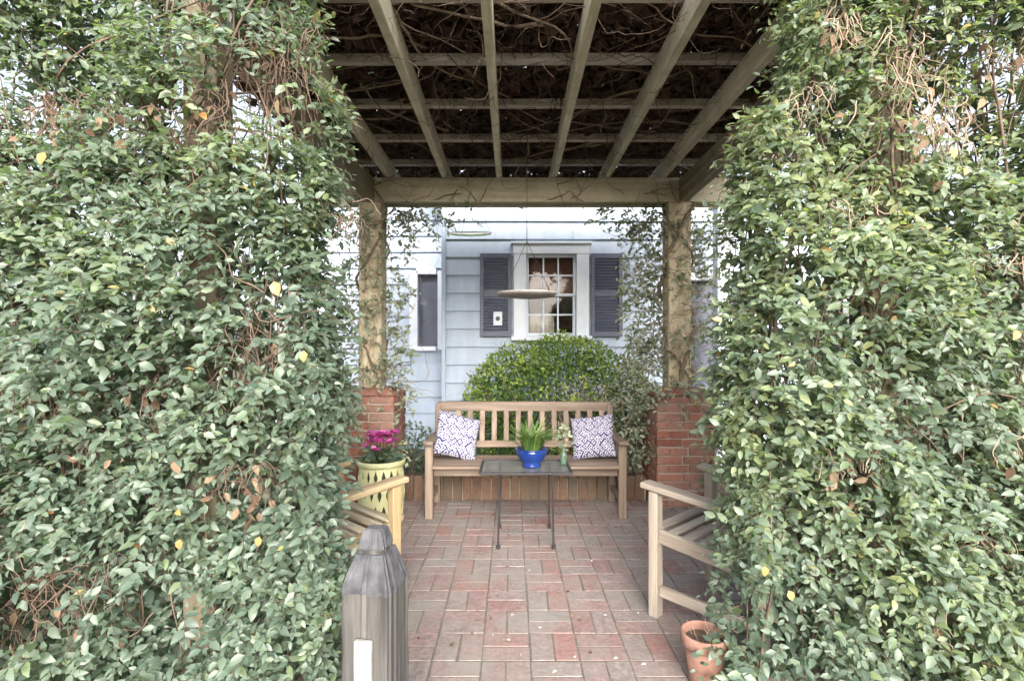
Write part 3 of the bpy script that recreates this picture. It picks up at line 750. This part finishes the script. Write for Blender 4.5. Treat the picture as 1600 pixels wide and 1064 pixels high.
    o = link(bpy.data.objects.new('dead_runner', twigs_mesh('dead_runner', pts-org, rng.uniform(.0012, .0034, n3), M['twig_grey' if side > 0 else 'twig'], 4)), t_); tag(o, kind='stuff')
    return t_

hedge(-1, 'evergreen vine wall left of the opening, behind the pointed timber post',
      [(90, 935, 80, 75, .93), (20, 985, 50, 60, .85), (385, 765, 45, 32, .85), (375, 555, 38, 75, .7), (420, 150, 80, 80, .78), (310, 190, 42, 45, .88), (200, 190, 45, 30, .6), (90, 180, 45, 28, .7), (240, 610, 30, 40, .6), (545, 365, 22, 40, .6), (40, 640, 60, 40, .5), (150, 700, 60, 25, .5)],
      [(95, 185, 60, 32, .9), (205, 205, 35, 28, .85), (305, 195, 50, 50, .9), (150, 330, 40, 45, .9), (30, 60, 30, 40, .9), (360, 560, 30, 60, .6)],
      21, [(475, 548, .038, .97), (281, 842, .034, .99), (405, 838, .032, .97), (428, 440, .05, .965), (70, 238, .045, .97)])
hedge(1, 'evergreen vine wall right of the opening, above the terracotta pot',
      [(1465, 205, 50, 45, .9), (1415, 125, 32, 75, .9), (1575, 100, 40, 30, .9), (1350, 465, 50, 28, .8), (1330, 728, 48, 28, .85), (1475, 985, 30, 70, .7), (1560, 870, 40, 45, .75), (1580, 715, 30, 30, .7), (1310, 50, 30, 30, .6), (1330, 335, 50, 25, .5), (1560, 420, 50, 25, .5), (1280, 170, 60, 30, .5)],
      [(1465, 208, 55, 50, .97), (1575, 100, 50, 35, .97), (1250, 375, 55, 30, .8), (1500, 260, 50, 25, .8), (1330, 520, 25, 25, .6), (1540, 235, 40, 20, .8)],
      22, [(1195, 884, .034, .98), (1590, 516, .036, .97), (1488, 232, .036, .97), (1232, 922, .036, .90), (1510, 262, .028, .97)])

# ------------------------------------------------------------------ dead vine mat lying on the pergola
rng = np.random.default_rng(33)
rv = thing('roof_vine', 'dark tangled mat of dead vines on top of the pergola', 'vine', (0, 3.2, 2.95)); org = np.array([0, 3.2, 2.95])
n = 27000
P = np.stack([rng.uniform(-1.75, 2.0, n), rng.uniform(2.25, 5.45, n), rng.uniform(2.965, 3.20, n)], 1); P[:, 2] -= .25*np.clip(P[:, 1]-4.85, 0, 1)
me = leaves_mesh('dead_leaf_mat', P-org, rng.normal(0, 1, (n, 3))*np.array([1, 1, .4]), np.array([[0, 0, -1.]])+rng.normal(0, .5, (n, 3)), rng.uniform(.06, .13, n), np.clip(rng.normal(.4, .28, n), 0, 1), M['leaf_dead'])
tag(link(bpy.data.objects.new('dead_leaf_mat', me), rv), kind='stuff')
n = 1500
s0 = np.stack([rng.uniform(-1.7, 1.9, n), rng.uniform(1.8, 4.8, n), rng.uniform(2.90, 2.99, n)], 1)
pts = wander(s0, rng.normal(0, 1, (n, 3))*np.array([1, 1, .15]), rng.uniform(.3, 1.0, n), 14, .42)
pts[:, :, 2] = np.clip(pts[:, :, 2], 2.80+.08*rng.random((n, 1)), 3.05)
tag(link(bpy.data.objects.new('twig_tangle', twigs_mesh('twig_tangle', pts-org, rng.uniform(.0012, .0032, n), M['twig'], 4)), rv), kind='stuff')
n = 130                                                   # loops hanging below the rafters
s0 = np.stack([rng.uniform(-1.3, 1.6, n), rng.uniform(2.1, 4.4, n), np.full(n, 2.90)], 1)
pts = wander(s0, np.stack([rng.normal(0, 1, n), rng.normal(0, .6, n), np.full(n, -.5)], 1), rng.uniform(.35, .8, n), 16, .40)
pts[:, :, 2] = np.clip(pts[:, :, 2], 2.62, 3.0)
tag(link(bpy.data.objects.new('hanging_runner', twigs_mesh('hanging_runner', pts-org, rng.uniform(.0014, .0034, n), M['twig'], 4)), rv), kind='stuff')
n = 46
s0 = np.stack([rng.uniform(-1.6, 1.8, n), rng.uniform(2.0, 4.6, n), rng.uniform(2.93, 2.98, n)], 1)
pts = wander(s0, rng.normal(0, 1, (n, 3))*np.array([1, 1, .05]), rng.uniform(.8, 2.0, n), 22, .17); pts[:, :, 2] = np.clip(pts[:, :, 2], 2.90, 3.02)
tag(link(bpy.data.objects.new('woody_stem', twigs_mesh('woody_stem', pts-org, rng.uniform(.005, .011, n), M['twig_grey'], 6)), rv), kind='stuff')
n = 2600                                                  # living leaves over the top
P = np.stack([rng.uniform(-1.8, 2.05, n), rng.uniform(2.2, 5.3, n), rng.uniform(3.18, 3.30, n)], 1)
tag(link(bpy.data.objects.new('foliage', leaves_mesh('foliage', P-org, rng.normal(0, 1, (n, 3)), np.array([[0, 0, 1.]])+rng.normal(0, .4, (n, 3)), rng.uniform(.06, .10, n), np.clip(rng.normal(.5, .15, n), 0, .85), M['leaf'])), rv), kind='stuff')

# ------------------------------------------------------------------ vines climbing the rear posts
def post_vine(x, label, boxes, nst, seed, mt, coils):
    """boxes: photo regions at given depth with a sprig count: (x0,y0,x1,y1,depth,count)"""
    global rng
    rng = np.random.default_rng(seed)
    t_ = thing('climbing_vine', label, 'vine', (x, PIER_Y, 0)); org = np.array([x, PIER_Y, 0.])
    Rr, Dd = [], []
    for (x0, y0, x1, y1, d, c) in boxes:
        dd = d+rng.uniform(-.10, .10, c); uu = rng.uniform(x0, x1, c); vv = rng.uniform(y0, y1, c)
        Rr.append(np.stack([(uu-800)/800*dd, dd, 1.3-(vv-545)/800*dd], 1)); Dd.append(rng.normal(0, 1, (c, 3))*np.array([1, .6, .6])+np.array([0, -.3, -.3]))
    Rr = np.concatenate(Rr); Dd = np.concatenate(Dd); N = len(Rr)
    P, T, NN, L, st = sprigs(Rr, Dd, rng.uniform(.08, .18, N), 6, np.full(N, .046), np.tile([[0, -1., 0]], (N, 1)), .5, .4)
    tn = np.clip(rng.normal(.52, .2, len(P)), 0, 1)
    tag(link(bpy.data.objects.new('foliage', leaves_mesh('foliage', P-org, T, NN, L, tn, M[mt])), t_), kind='stuff')
    tag(link(bpy.data.objects.new('shoot', twigs_mesh('shoot', st-org, np.full(N, .0018), M['twig'], 3)), t_), kind='stuff')
    for (z0, z1, r, turns, ph, rad) in coils:
        pts_ = []
        S = 40
        for i in range(S):
            s = i/(S-1); a = ph+turns*2*math.pi*s; rr = r*(1+.12*math.sin(i*1.7+ph))
            q = max(abs(math.cos(a)), abs(math.sin(a)))
            pts_.append((rr*math.cos(a)/q*.93+.01*math.sin(i*.9), rr*math.sin(a)/q*.93, z0+(z1-z0)*s))
        MB().tube(pts_, [rad*(1-.4*i/(S-1)) for i in range(S)], 6).build('stem', M['bark'], t_, True)
    s0 = np.stack([rng.normal(0, .12, nst), rng.normal(-.1, .06, nst), rng.uniform(.9, 2.5, nst)], 1)
    pts = wander(s0, np.stack([rng.normal(0, .6, nst), rng.normal(-.1, .2, nst), rng.normal(.2, .6, nst)], 1), rng.uniform(.25, .8, nst), 12, .3)
    pts[:, :, 2] = np.clip(pts[:, :, 2], .2, 2.85)
    tag(link(bpy.data.objects.new('runner', twigs_mesh('runner', pts, rng.uniform(.0015, .004, nst), M['twig_grey'], 4)), t_), kind='stuff')
    nb = 16; s0 = np.stack([rng.uniform(-.1, 1.2, nb)*(1 if x < 0 else -1), np.full(nb, -.115), rng.uniform(2.5, 2.74, nb)], 1)
    pts = wander(s0, np.stack([rng.normal(0, 1, nb), np.zeros(nb), rng.normal(.5, .4, nb)], 1), rng.uniform(.15, .4, nb), 9, .25); pts[:, :, 1] = -.105-.02*rng.random((nb, 9)); pts[:, :, 2] = np.clip(pts[:, :, 2], 2.45, 2.80)
    tag(link(bpy.data.objects.new('beam_runner', twigs_mesh('beam_runner', pts, rng.uniform(.002, .005, nb), M['bark'], 5)), t_), kind='stuff')
    return t_
post_vine(PL, 'sparse leafy vine twining up the left rear post',
          [(600, 325, 645, 640, 4.35, 120), (565, 330, 600, 600, 4.28, 30), (605, 325, 740, 345, 4.3, 34), (600, 320, 690, 370, 4.35, 26), (530, 300, 575, 640, 4.3, 110), (590, 560, 640, 700, 4.3, 22), (520, 620, 560, 740, 4.1, 40)],
          110, 51, 'leaf_grey', [(.1, 2.7, .115, 2.2, .4, .016), (.3, 2.72, .118, -1.6, 2.2, .011)])
post_vine(PR, 'dense grey green vine covering the right rear post',
          [(975, 330, 1045, 560, 4.5, 330), (980, 520, 1035, 720, 4.4, 150), (930, 322, 1060, 350, 4.35, 40), (1050, 330, 1080, 600, 4.28, 50), (1040, 320, 1130, 430, 4.45, 130), (1075, 420, 1120, 560, 4.5, 60), (1105, 560, 1130, 760, 4.2, 60), (1020, 600, 1100, 640, 4.12, 14)],
          120, 52, 'leaf_grey', [(.1, 2.7, .118, 1.8, 1.4, .024), (.2, 2.72, .12, -2.3, 3.9, .014), (.95, 2.5, .13, .6, 4.4, .018)])

# ------------------------------------------------------------------ bench
BX, BY = .105, 3.90
bench = thing('garden_bench', 'slatted brown wooden garden bench against the brick edging', 'bench', (BX, BY, 0))
W = 1.54
def part(parent, name, mt, fn):
    mb = MB(); fn(mb); return mb.build(name, M[mt], parent)
for s in (-1, 1):
    part(bench, 'leg', 'bench_z', lambda mb: mb.box((s*(W/2-.03), .03, .285), (.06, .055, .57), None, .005))
    part(bench, 'leg', 'bench_z', lambda mb: (mb.box((s*(W/2-.03), .455, .22), (.055, .055, .44), None, .005), mb.beam((s*(W/2-.03), .455, .40), (s*(W/2-.03), .54, .82), .05, .05, .005, (0, 1, 0))))
    part(bench, 'arm', 'bench_y', lambda mb: mb.beam((s*(W/2-.03), -.045, .585), (s*(W/2-.03), .50, .575), .075, .032, .006))
    part(bench, 'side_rail', 'bench_y', lambda mb: mb.box((s*(W/2-.03), .24, .36), (.034, .37, .07), None, .004))
    part(bench, 'stretcher', 'bench_y', lambda mb: mb.box((s*(W/2-.03), .24, .13), (.03, .37, .045), None, .004))
part(bench, 'front_rail', 'bench_x', lambda mb: mb.box((0, .05, .355), (W-.122, .028, .07), None, .004))
part(bench, 'rear_rail', 'bench_x', lambda mb: mb.box((0, .45, .36), (W-.117, .028, .07), None, .004))
for i in range(6):
    part(bench, 'seat_slat', 'bench_x', lambda mb: mb.box((0, -.02+i*.085, .405-.004*i), (W-.125 if i in (0, 5) else W-.02 if i < 5 else W-.125, .068, .022), None, .004))
def by(z): return .455+.085*(z-.40)/.42
part(bench, 'top_rail', 'bench_x', lambda mb: mb.box((0, by(.80)+.012, .80), (W-.04, .034, .085), None, .006))
part(bench, 'lower_rail', 'bench_x', lambda mb: mb.box((0, by(.49), .49), (W-.12, .030, .055), None, .004))
for i in range(14):
    xx = -W/2+.10+(W-.20)*i/13
    part(bench, 'back_slat', 'bench_z', lambda mb: mb.beam((xx, by(.50)+.002, .515), (xx, by(.77)+.006, .765), .044, .016, .003, (0, 1, 0)))

def cushion(label, loc, rot, s=.42):
    n = 22; V = []; F = []
    for sg in (1, -1):
        for i in range(n+1):
            for j in range(n+1):
                a = i/n*2-1; b_ = j/n*2-1
                e = max(0, (1-a**2))**.45*max(0, (1-b_**2))**.45
                pin = 1-.07*(1-abs(a)**2)*abs(b_)**3*0-.06*((1-a*a)*b_*b_+(1-b_*b_)*a*a)
                V.append((a*s/2*pin, b_*s/2*pin, sg*(.004+.062*e)+.004*math.sin(5*a+3*b_)))
    k = (n+1)**2
    for i in range(n):
        for j in range(n):
            q = (i*(n+1)+j, (i+1)*(n+1)+j, (i+1)*(n+1)+j+1, i*(n+1)+j+1); F.append(q); F.append(tuple(k+x for x in reversed(q)))
    ring = [(i, 0) for i in range(n)]+[(n, j) for j in range(n)]+[(i, n) for i in range(n, 0, -1)]+[(0, j) for j in range(n, 0, -1)]
    idx = [i*(n+1)+j for i, j in ring]
    for a, b_ in zip(idx, idx[1:]+idx[:1]): F.append((b_, a, k+a, k+b_))
    o = MB().add(V, F).build('cushion', M['cushion'], None, True); o.location = loc; o.rotation_euler = rot
    tag(o, label, 'cushion', 'patterned cushions on the bench'); return o
cushion('navy and white lattice cushion at the left end of the bench', (BX-.555, BY+.295, .585), (R(64), R(17), R(20)), .37)
cushion('navy and white lattice cushion at the right end of the bench', (BX+.555, BY+.285, .58), (R(66), R(-9), R(-18)), .355)

# ------------------------------------------------------------------ table
TX, TY = .09, 3.52
table = thing('side_table', 'low black metal folding table with glass top before the bench', 'table', (TX, TY, 0))
TW, TD, TH = .60, .38, .488
part(table, 'table_top', 'table_glass', lambda mb: mb.box((0, 0, TH), (TW-.022, TD-.022, .007)))
part(table, 'rim', 'black_metal', lambda mb: (mb.box((0, -TD/2, TH), (TW, .018, .018), None, .004), mb.box((0, TD/2, TH), (TW, .018, .018), None, .004), mb.box((-TW/2, 0, TH), (.018, TD-.018, .018), None, .004), mb.box((TW/2, 0, TH), (.018, TD-.018, .018), None, .004)))
for yy, sl in ((-.17, -.02), (.17, .02)):
    for s in (-1, 1):
        part(table, 'leg', 'black_metal', lambda mb: mb.tube([(s*.175, yy*.85, TH-.01), (s*.178, yy+sl*.4, .2), (s*.18, yy+sl, .015)], .006, 8))
        part(table, 'foot', 'black_metal', lambda mb: mb.tube([(s*.18, yy+sl, .0), (s*.18, yy+sl, .022)], .013, 10))
    part(table, 'crossbar', 'black_metal', lambda mb: mb.tube([(-.178, yy+sl*.6, .10), (.178, yy+sl*.6, .10)], .0055, 8))
for s in (-1, 1): part(table, 'side_bar', 'black_metal', lambda mb: mb.tube([(s*.176, -.15, TH-.03), (s*.176, .15, TH-.03)], .006, 8))

# blue bowl with grassy plant
pot = thing('blue_planter', 'glossy cobalt blue bowl of spiky green grass on the table', 'planter', (TX+.045, TY+.0, TH+.005))
MB().lathe([(.0, .0), (.062, 0), (.066, .012), (.058, .022), (.085, .05), (.104, .088), (.108, .118), (.098, .124), (.094, .116), (.09, .09), (0, .085)], 40).build('bowl', M['blue_glaze'], pot, True)
MB().lathe([(.098, .124), (.112, .127), (.116, .120), (.107, .112)], 40).build('rim', M['blue_glaze'], pot, True)
MB().lathe([(0, .104), (.05, .106), (.094, .102)], 24).build('soil', M['soil'], pot)
rng = np.random.default_rng(61)
n = 230; a = rng.uniform(0, 6.28, n); r_ = rng.random(n)**.6
P = np.stack([.055*r_*np.cos(a), .055*r_*np.sin(a), np.full(n, .10)], 1); d = np.stack([np.cos(a)*r_*.75, np.sin(a)*r_*.6, np.ones(n)], 1)+rng.normal(0, .15, (n, 3))
tag(link(bpy.data.objects.new('blades', leaves_mesh('blades', P, d, np.stack([-np.cos(a), -np.sin(a), np.full(n, .5)], 1), rng.uniform(.13, .27, n), rng.random(n), M['blade'], BLADE_V*np.array([1, .6, 2.0]), BLADE_F)), pot), kind='stuff')

# small vase with a sprig
vs_ = thing('glass_vase', 'small green glass vase with leafy sprig at the table edge', 'vase', (TX+.27, TY+.05, TH+.005))
MB().lathe([(0, 0), (.02, 0), (.023, .01), (.022, .07), (.012, .10), (.014, .115), (.010, .115), (0, .09)], 24).build('bottle', M['vase_glass'], vs_, True)
n = 46; P = np.stack([rng.normal(0, .03, n), rng.normal(0, .03, n), rng.uniform(.11, .26, n)], 1)
tag(link(bpy.data.objects.new('sprig', leaves_mesh('sprig', P, rng.normal(0, 1, (n, 3))+np.array([0, 0, .6]), rng.normal(0, 1, (n, 3))+np.array([0, -1, 1.]), rng.uniform(.03, .05, n), rng.random(n), M['leaf_grey'])), vs_), kind='stuff')
MB().tube([(0, 0, .02), (.004, 0, .12), (-.01, .005, .24)], .0018, 5).build('stem', M['twig'], vs_)

# ------------------------------------------------------------------ pierced yellow-green pot with cyclamen
yp = thing('pierced_planter', 'yellow green pierced ceramic planter with magenta flowers by left chair', 'planter', (-.985, 3.86, 0))
def wall_pt(a, z):
    r = .155+.018*math.sin(math.pi*min(1, max(0, z/.46))); return (r*math.cos(a), r*math.sin(a), z)
mb = MB(); nc = 18
def ringpt(a, z, dr=0.0):
    p_ = wall_pt(a, z); r = math.hypot(p_[0], p_[1])+dr; return (r*math.cos(a), r*math.sin(a), z)
rows = [(.05, .175), (.175, .30), (.30, .425)]
for ri, (z0, z1) in enumerate(rows):
    for c_ in range(nc):
        a0 = 2*math.pi*(c_+(.5 if ri % 2 else 0))/nc; a1 = a0+2*math.pi/nc; am = (a0+a1)/2; zm = (z0+z1)/2; w_ = (a1-a0)*.27; h_ = (z1-z0)*.40
        for dr, rev in ((0, False), (-.012, True)):
            O = [ringpt(a0, z0, dr), ringpt(am, z0, dr), ringpt(a1, z0, dr), ringpt(a1, zm, dr), ringpt(a1, z1, dr), ringpt(am, z1, dr), ringpt(a0, z1, dr), ringpt(a0, zm, dr)]
            I = [ringpt(am-w_*.55, zm-h_*.5, dr), ringpt(am, zm-h_, dr), ringpt(am+w_*.55, zm-h_*.5, dr), ringpt(am+w_, zm, dr), ringpt(am+w_*.55, zm+h_*.5, dr), ringpt(am, zm+h_, dr), ringpt(am-w_*.55, zm+h_*.5, dr), ringpt(am-w_, zm, dr)]
            fs = [(i, (i+1) % 8, 8+(i+1) % 8, 8+i) for i in range(8)]
            mb.add(O+I, [tuple(reversed(f)) for f in fs] if rev else fs)
        I0 = [ringpt(am+dx*w_, zm+dz*h_, 0) for dx, dz in ((-.55, -.5), (0, -1), (.55, -.5), (1, 0), (.55, .5), (0, 1), (-.55, .5), (-1, 0))]
        I1 = [ringpt(am+dx*w_, zm+dz*h_, -.012) for dx, dz in ((-.55, -.5), (0, -1), (.55, -.5), (1, 0), (.55, .5), (0, 1), (-.55, .5), (-1, 0))]
        mb.add(I0+I1, [(i, (i+1) % 8, 8+(i+1) % 8, 8+i) for i in range(8)])
mb.build('pierced_wall', M['yellow_glaze'], yp)
r0 = math.hypot(*wall_pt(0, .425)[:2]); r1 = math.hypot(*wall_pt(0, .05)[:2])
MB().lathe([(r0, .425), (.172, .430), (.178, .438), (.180, .460), (.175, .47), (.163, .47), (.160, .45), (.150, .42)], 48).build('rim', M['yellow_glaze'], yp, True)
MB().lathe([(r1, .05), (.166, .045), (.17, .03), (.168, 0), (0, 0)], 48).build('foot', M['yellow_glaze'], yp, True)
MB().lathe([(.135, .03), (.14, .44), (.0, .445)], 32).build('liner', M['liner'], yp)
rng = np.random.default_rng(71)
n = 150; a = rng.uniform(0, 6.28, n); r_ = rng.random(n)**.5*.12
P = np.stack([r_*np.cos(a), r_*np.sin(a), .45+rng.random(n)*.09], 1)
tag(link(bpy.data.objects.new('foliage', leaves_mesh('foliage', P, np.stack([np.cos(a), np.sin(a), rng.normal(0, .3, n)], 1), np.array([[0, -.3, 1.]])+rng.normal(0, .35, (n, 3)), rng.uniform(.045, .075, n), np.clip(rng.normal(.38, .18, n), 0, .8), M['leaf'], LEAF_V*np.array([1, 1.35, 1]), LEAF_F)), yp), kind='stuff')
for i in range(17):
    a = i*2.399; rr = .028+.021*math.sqrt(i)*1.15; c_ = Vector((rr*math.cos(a)-.005, rr*math.sin(a)*.8, .60+.05*math.cos(i*1.9)+.02*(i % 3)))
    n = 9; aa = np.arange(n)*6.283/n+i
    Pp = np.tile(np.array([c_]), (n, 1)); dd = np.stack([np.cos(aa)*.8, np.sin(aa)*.8, rng.uniform(.1, 1.0, n)], 1)
    me = leaves_mesh('flower', Pp, dd, np.stack([-np.cos(aa), -np.sin(aa), np.full(n, .7)], 1)+rng.normal(0, .2, (n, 3)), rng.uniform(.042, .06, n), np.clip(rng.normal(.6, .25, n), 0, 1), M['petal'], LEAF_V*np.array([1, 1.5, 1]), LEAF_F)
    f = link(bpy.data.objects.new('flower', me), yp)
    MB().tube([(c_[0]*.35, c_[1]*.35, .45), (c_[0]*.8, c_[1]*.8, c_[2]-.05), tuple(c_)], .002, 5).build('stem', M['leaf_small'], f)

# ------------------------------------------------------------------ armchairs
def armchair(label, loc, rz, pre):
    t_ = thing('garden_armchair', label, 'armchair', loc, rz, 'wooden armchairs on the patio')
    X, Yf, Yb = .28, .25, -.25
    P_ = lambda nm, mt, fn: part(t_, nm, pre+mt, fn)
    for s in (-1, 1):
        P_('leg', '_z', lambda mb: mb.box((s*X, Yf, .305), (.055, .05, .61), None, .005))
        P_('leg', '_z', lambda mb: (mb.box((s*X, Yb, .21), (.05, .055, .42), None, .005), mb.beam((s*X, Yb, .38), (s*X, Yb-.13, .92), .05, .05, .005, (0, 1, 0))))
        P_('arm', '_y', lambda mb: mb.beam((s*X, Yf+.065, .632), (s*X, Yb-.10, .575), .085, .03, .007))
        P_('side_rail', '_y', lambda mb: mb.beam((s*X, Yf-.024, .395), (s*X, Yb+.026, .355), .03, .065, .004))
        P_('stretcher', '_y', lambda mb: mb.box((s*X, 0, .13), (.03, .446, .05), None, .004))
    P_('front_rail', '_x', lambda mb: mb.box((0, Yf, .375), (2*X-.056, .028, .075), None, .004))
    P_('rear_rail', '_x', lambda mb: mb.box((0, Yb, .34), (2*X-.051, .028, .07), None, .004))
    for i in range(8):                                    # dished seat
        s = i/7; yy = Yf-.005-.47*s; zz = .428-.045*s-.025*math.sin(math.pi*s)
        P_('seat_slat', '_x', lambda mb: mb.box((0, yy, zz), (2*X-.035, .048, .018), Matrix.Rotation(R(5-10*s), 3, 'X'), .004))
    bk = lambda z: Yb-.13*(z-.38)/.54
    P_('top_rail', '_x', lambda mb: mb.box((0, bk(.87), .87), (2*X-.052, .03, .085), None, .005))
    P_('lower_rail', '_x', lambda mb: mb.box((0, bk(.50), .50), (2*X-.052, .028, .05), None, .004))
    for i in range(7):
        xx = -.20+.4*i/6
        P_('back_slat', '_z', lambda mb: mb.beam((xx, bk(.52), .525), (xx, bk(.83), .828), .04, .014, .003, (0, 1, 0)))
    return t_
armchair('grey weathered wooden armchair beside the right vine wall', (1.075, 2.50, 0), R(42.2), 'chair')
armchair('golden brown wooden armchair behind the pointed timber post', (-.972, 2.60, 0), R(-42.2), 'oil')

# ------------------------------------------------------------------ pointed timber post
tp = thing('timber_post', 'grey weathered timber post with notched pointed top and white board', 'post', (-.425, 1.60, 0), R(-9))
rt = random.Random(17); NO = 72; outline = []
for i in range(NO):
    q = 8*i/NO; sd_ = int(q//2); f_ = q % 2-1
    bx_, by_ = ((f_, -1), (1, f_), (-f_, 1), (-1, -f_))[sd_]
    k_ = max(0.0, abs(f_)-.82)/.18; g_ = 1-.10*k_**2-rt.choice((0, .01, .015, .02, .025, .09 if abs(f_) < .8 else .02))
    outline.append((bx_*g_, by_*g_))
def loft(levels):
    """levels: (half width, height, roughness)"""
    mb = MB(); V = []; F = []
    for (hw, z, rj) in levels: V += [(x*hw+rt.uniform(-rj, rj), y*hw+rt.uniform(-rj, rj), z+rt.uniform(-rj, rj)) for x, y in outline]
    for l in range(len(levels)-1):
        for i in range(NO): F.append((l*NO+i, l*NO+(i+1) % NO, (l+1)*NO+(i+1) % NO, (l+1)*NO+i))
    F.append(tuple((len(levels)-1)*NO+i for i in range(NO)))
    return mb.add(V, F)
loft([(.082, -.08, 0)]+[(.082-.0015*(k % 2), z_, .0008) for k, z_ in enumerate((.1, .2, .3, .4, .5, .55))]+[(.081, .572, .001)]).build('shaft', M['timber'], tp)
loft([(.0825, .568, .001), (.081, .580, .001), (.070, .615, .0012), (.060, .645, .0012), (.050, .674, .001)]).build('cap', M['timber_end'], tp)
loft([(.041, .668, .0006), (.041, .69, .0006)]).build('notch', M['timber'], tp)
loft([(.040, .684, .001), (.043, .690, .001), (.038, .715, .001), (.030, .740, .001), (.022, .744, .001)]).build('tip', M['timber_end'], tp)
MB().box((0.0, -.0905, .17), (.055, .018, .54), None, .004).build('white_board', M['white_board'], tp)

# ------------------------------------------------------------------ terracotta pot
tpot = thing('terracotta_pot', 'terracotta flower pot of dry stems under the right vine wall', 'pot', (.752, 2.0, 0)); tpot.scale = (.92, .92, .92)
MB().lathe([(0, 0), (.060, 0), (.064, .005), (.083, .165), (.078, .17), (.07, .168)], 36).build('body', M['terracotta'], tpot, True)
MB().lathe([(.083, .160), (.094, .162), (.098, .168), (.099, .205), (.096, .213), (.088, .213), (.085, .205), (.082, .165)], 36).build('rim', M['terracotta'], tpot, True)
MB().lathe([(0, .184), (.04, .182), (.084, .178)], 24).build('soil', M['soil'], tpot)
rng = np.random.default_rng(81)
n = 26; s0 = np.stack([rng.uniform(-.05, .05, n), rng.uniform(-.05, .05, n), np.full(n, .18)], 1)
tag(link(bpy.data.objects.new('dry_stems', twigs_mesh('dry_stems', wander(s0, rng.normal(0, 1, (n, 3))*np.array([1, 1, .4])+np.array([0, 0, .3]), rng.uniform(.04, .09, n), 6, .3), np.full(n, .0016), M['twig_grey'], 4)), tpot), kind='stuff')

# ------------------------------------------------------------------ things hanging from the pergola
ht = thing('hanging_tray', 'round grey hanging bird tray on a wire before the window', 'bird feeder', (.105, 3.6, 1.655))
MB().lathe([(0, 0), (.10, .002), (.19, .014), (.212, .028), (.214, .036), (.205, .036), (.185, .022), (.0, .012)], 48).build('dish', M['grey_dish'], ht, True)
for k in range(3):
    a = k*2.094+.5; MB().tube([(.205*math.cos(a), .205*math.sin(a), .034), (0, 0, .40)], .002, 5).build('chain', M['black_metal'], ht)
MB().tube([(0, 0, .40), (0, 0, 1.16)], .0028, 6).build('wire', M['black_metal'], ht)
MB().tube([(0, 0, 1.14), (.012, 0, 1.17), (0, 0, 1.19), (-.25, 0, 1.19), (-.25, 0, 1.19)], .002, 5).build('hook', M['black_metal'], ht)
hd = thing('hanging_dish', 'shallow green dish with highlight painted white hanging at upper left of window', 'dish', (-.345, 4.25, 2.235)); hd.rotation_euler = (R(15), 0, 0)
MB().lathe([(0, 0), (.12, .003), (.168, .010), (.176, .020), (.170, .022), (.150, .014), (0, .008)], 40).build('dish', M['green_dish'], hd, True)
MB().lathe([(.176, .020), (.181, .024), (.177, .030), (0, .026), (0, .018)], 40).build('rim', M['white_trim'], hd, True)  # white disc paints the lit highlight along the top of the dish
for k in range(3):
    a = k*2.094+.2; MB().tube([(.17*math.cos(a), .17*math.sin(a), .028), (0, 0.08, .36)], .0016, 5).build('cord', M['black_metal'], hd)

# ------------------------------------------------------------------ fallen petals on the bricks
rp_ = random.Random(9)
for i, (gx, gy) in enumerate(((829, 893), (842, 984), (943, 963), (995, 959), (965, 1030), (798, 963), (925, 877), (898, 1027), (770, 995), (1010, 1040), (870, 1050), (797, 1003))):
    d = 800*1.3/(gy-545); V = LEAF_V*np.array([1, 1.3, .8])
    o = link(bpy.data.objects.new('fallen_petal', np_mesh('fallen_petal', V, LEAF_F, M['pale'])))
    o.location = ((gx-800)/800*d, d, .008); o.rotation_euler = (0, 0, rp_.uniform(0, 6.28)); s = rp_.uniform(.012, .024); o.scale = (s, s, s)
    tag(o, 'tiny pale petal fallen on the brick patio', 'petal', 'pale petals fallen on the bricks')

# ------------------------------------------------------------------ dry leaves drifted along the foot of the vine walls
rng = np.random.default_rng(91); n = 230
sd2 = rng.choice([-1, 1], n); yy = rng.uniform(1.95, 4.3, n); off = np.abs(rng.normal(0, .13, n))
xx = np.where(sd2 < 0, np.maximum(-.36*yy, -1.1)+.02+off*.7, np.minimum(.47*yy, 1.45)-.0-off*.9)
k = 40; xx[:k] = rng.uniform(-.5, .8, k); yy[:k] = rng.uniform(2.0, 4.3, k)
P = np.stack([xx, yy, np.full(n, .007)], 1)
o = link(bpy.data.objects.new('leaf_litter', leaves_mesh('leaf_litter', P, rng.normal(0, 1, (n, 3))*np.array([1, 1, .12]), np.array([[0, 0, 1.]])+rng.normal(0, .22, (n, 3)), rng.uniform(.014, .036, n), rng.random(n), M['leaf_dry'])))
tag(o, 'dry brown leaves scattered over the brick patio', 'leaf litter', kind='stuff')
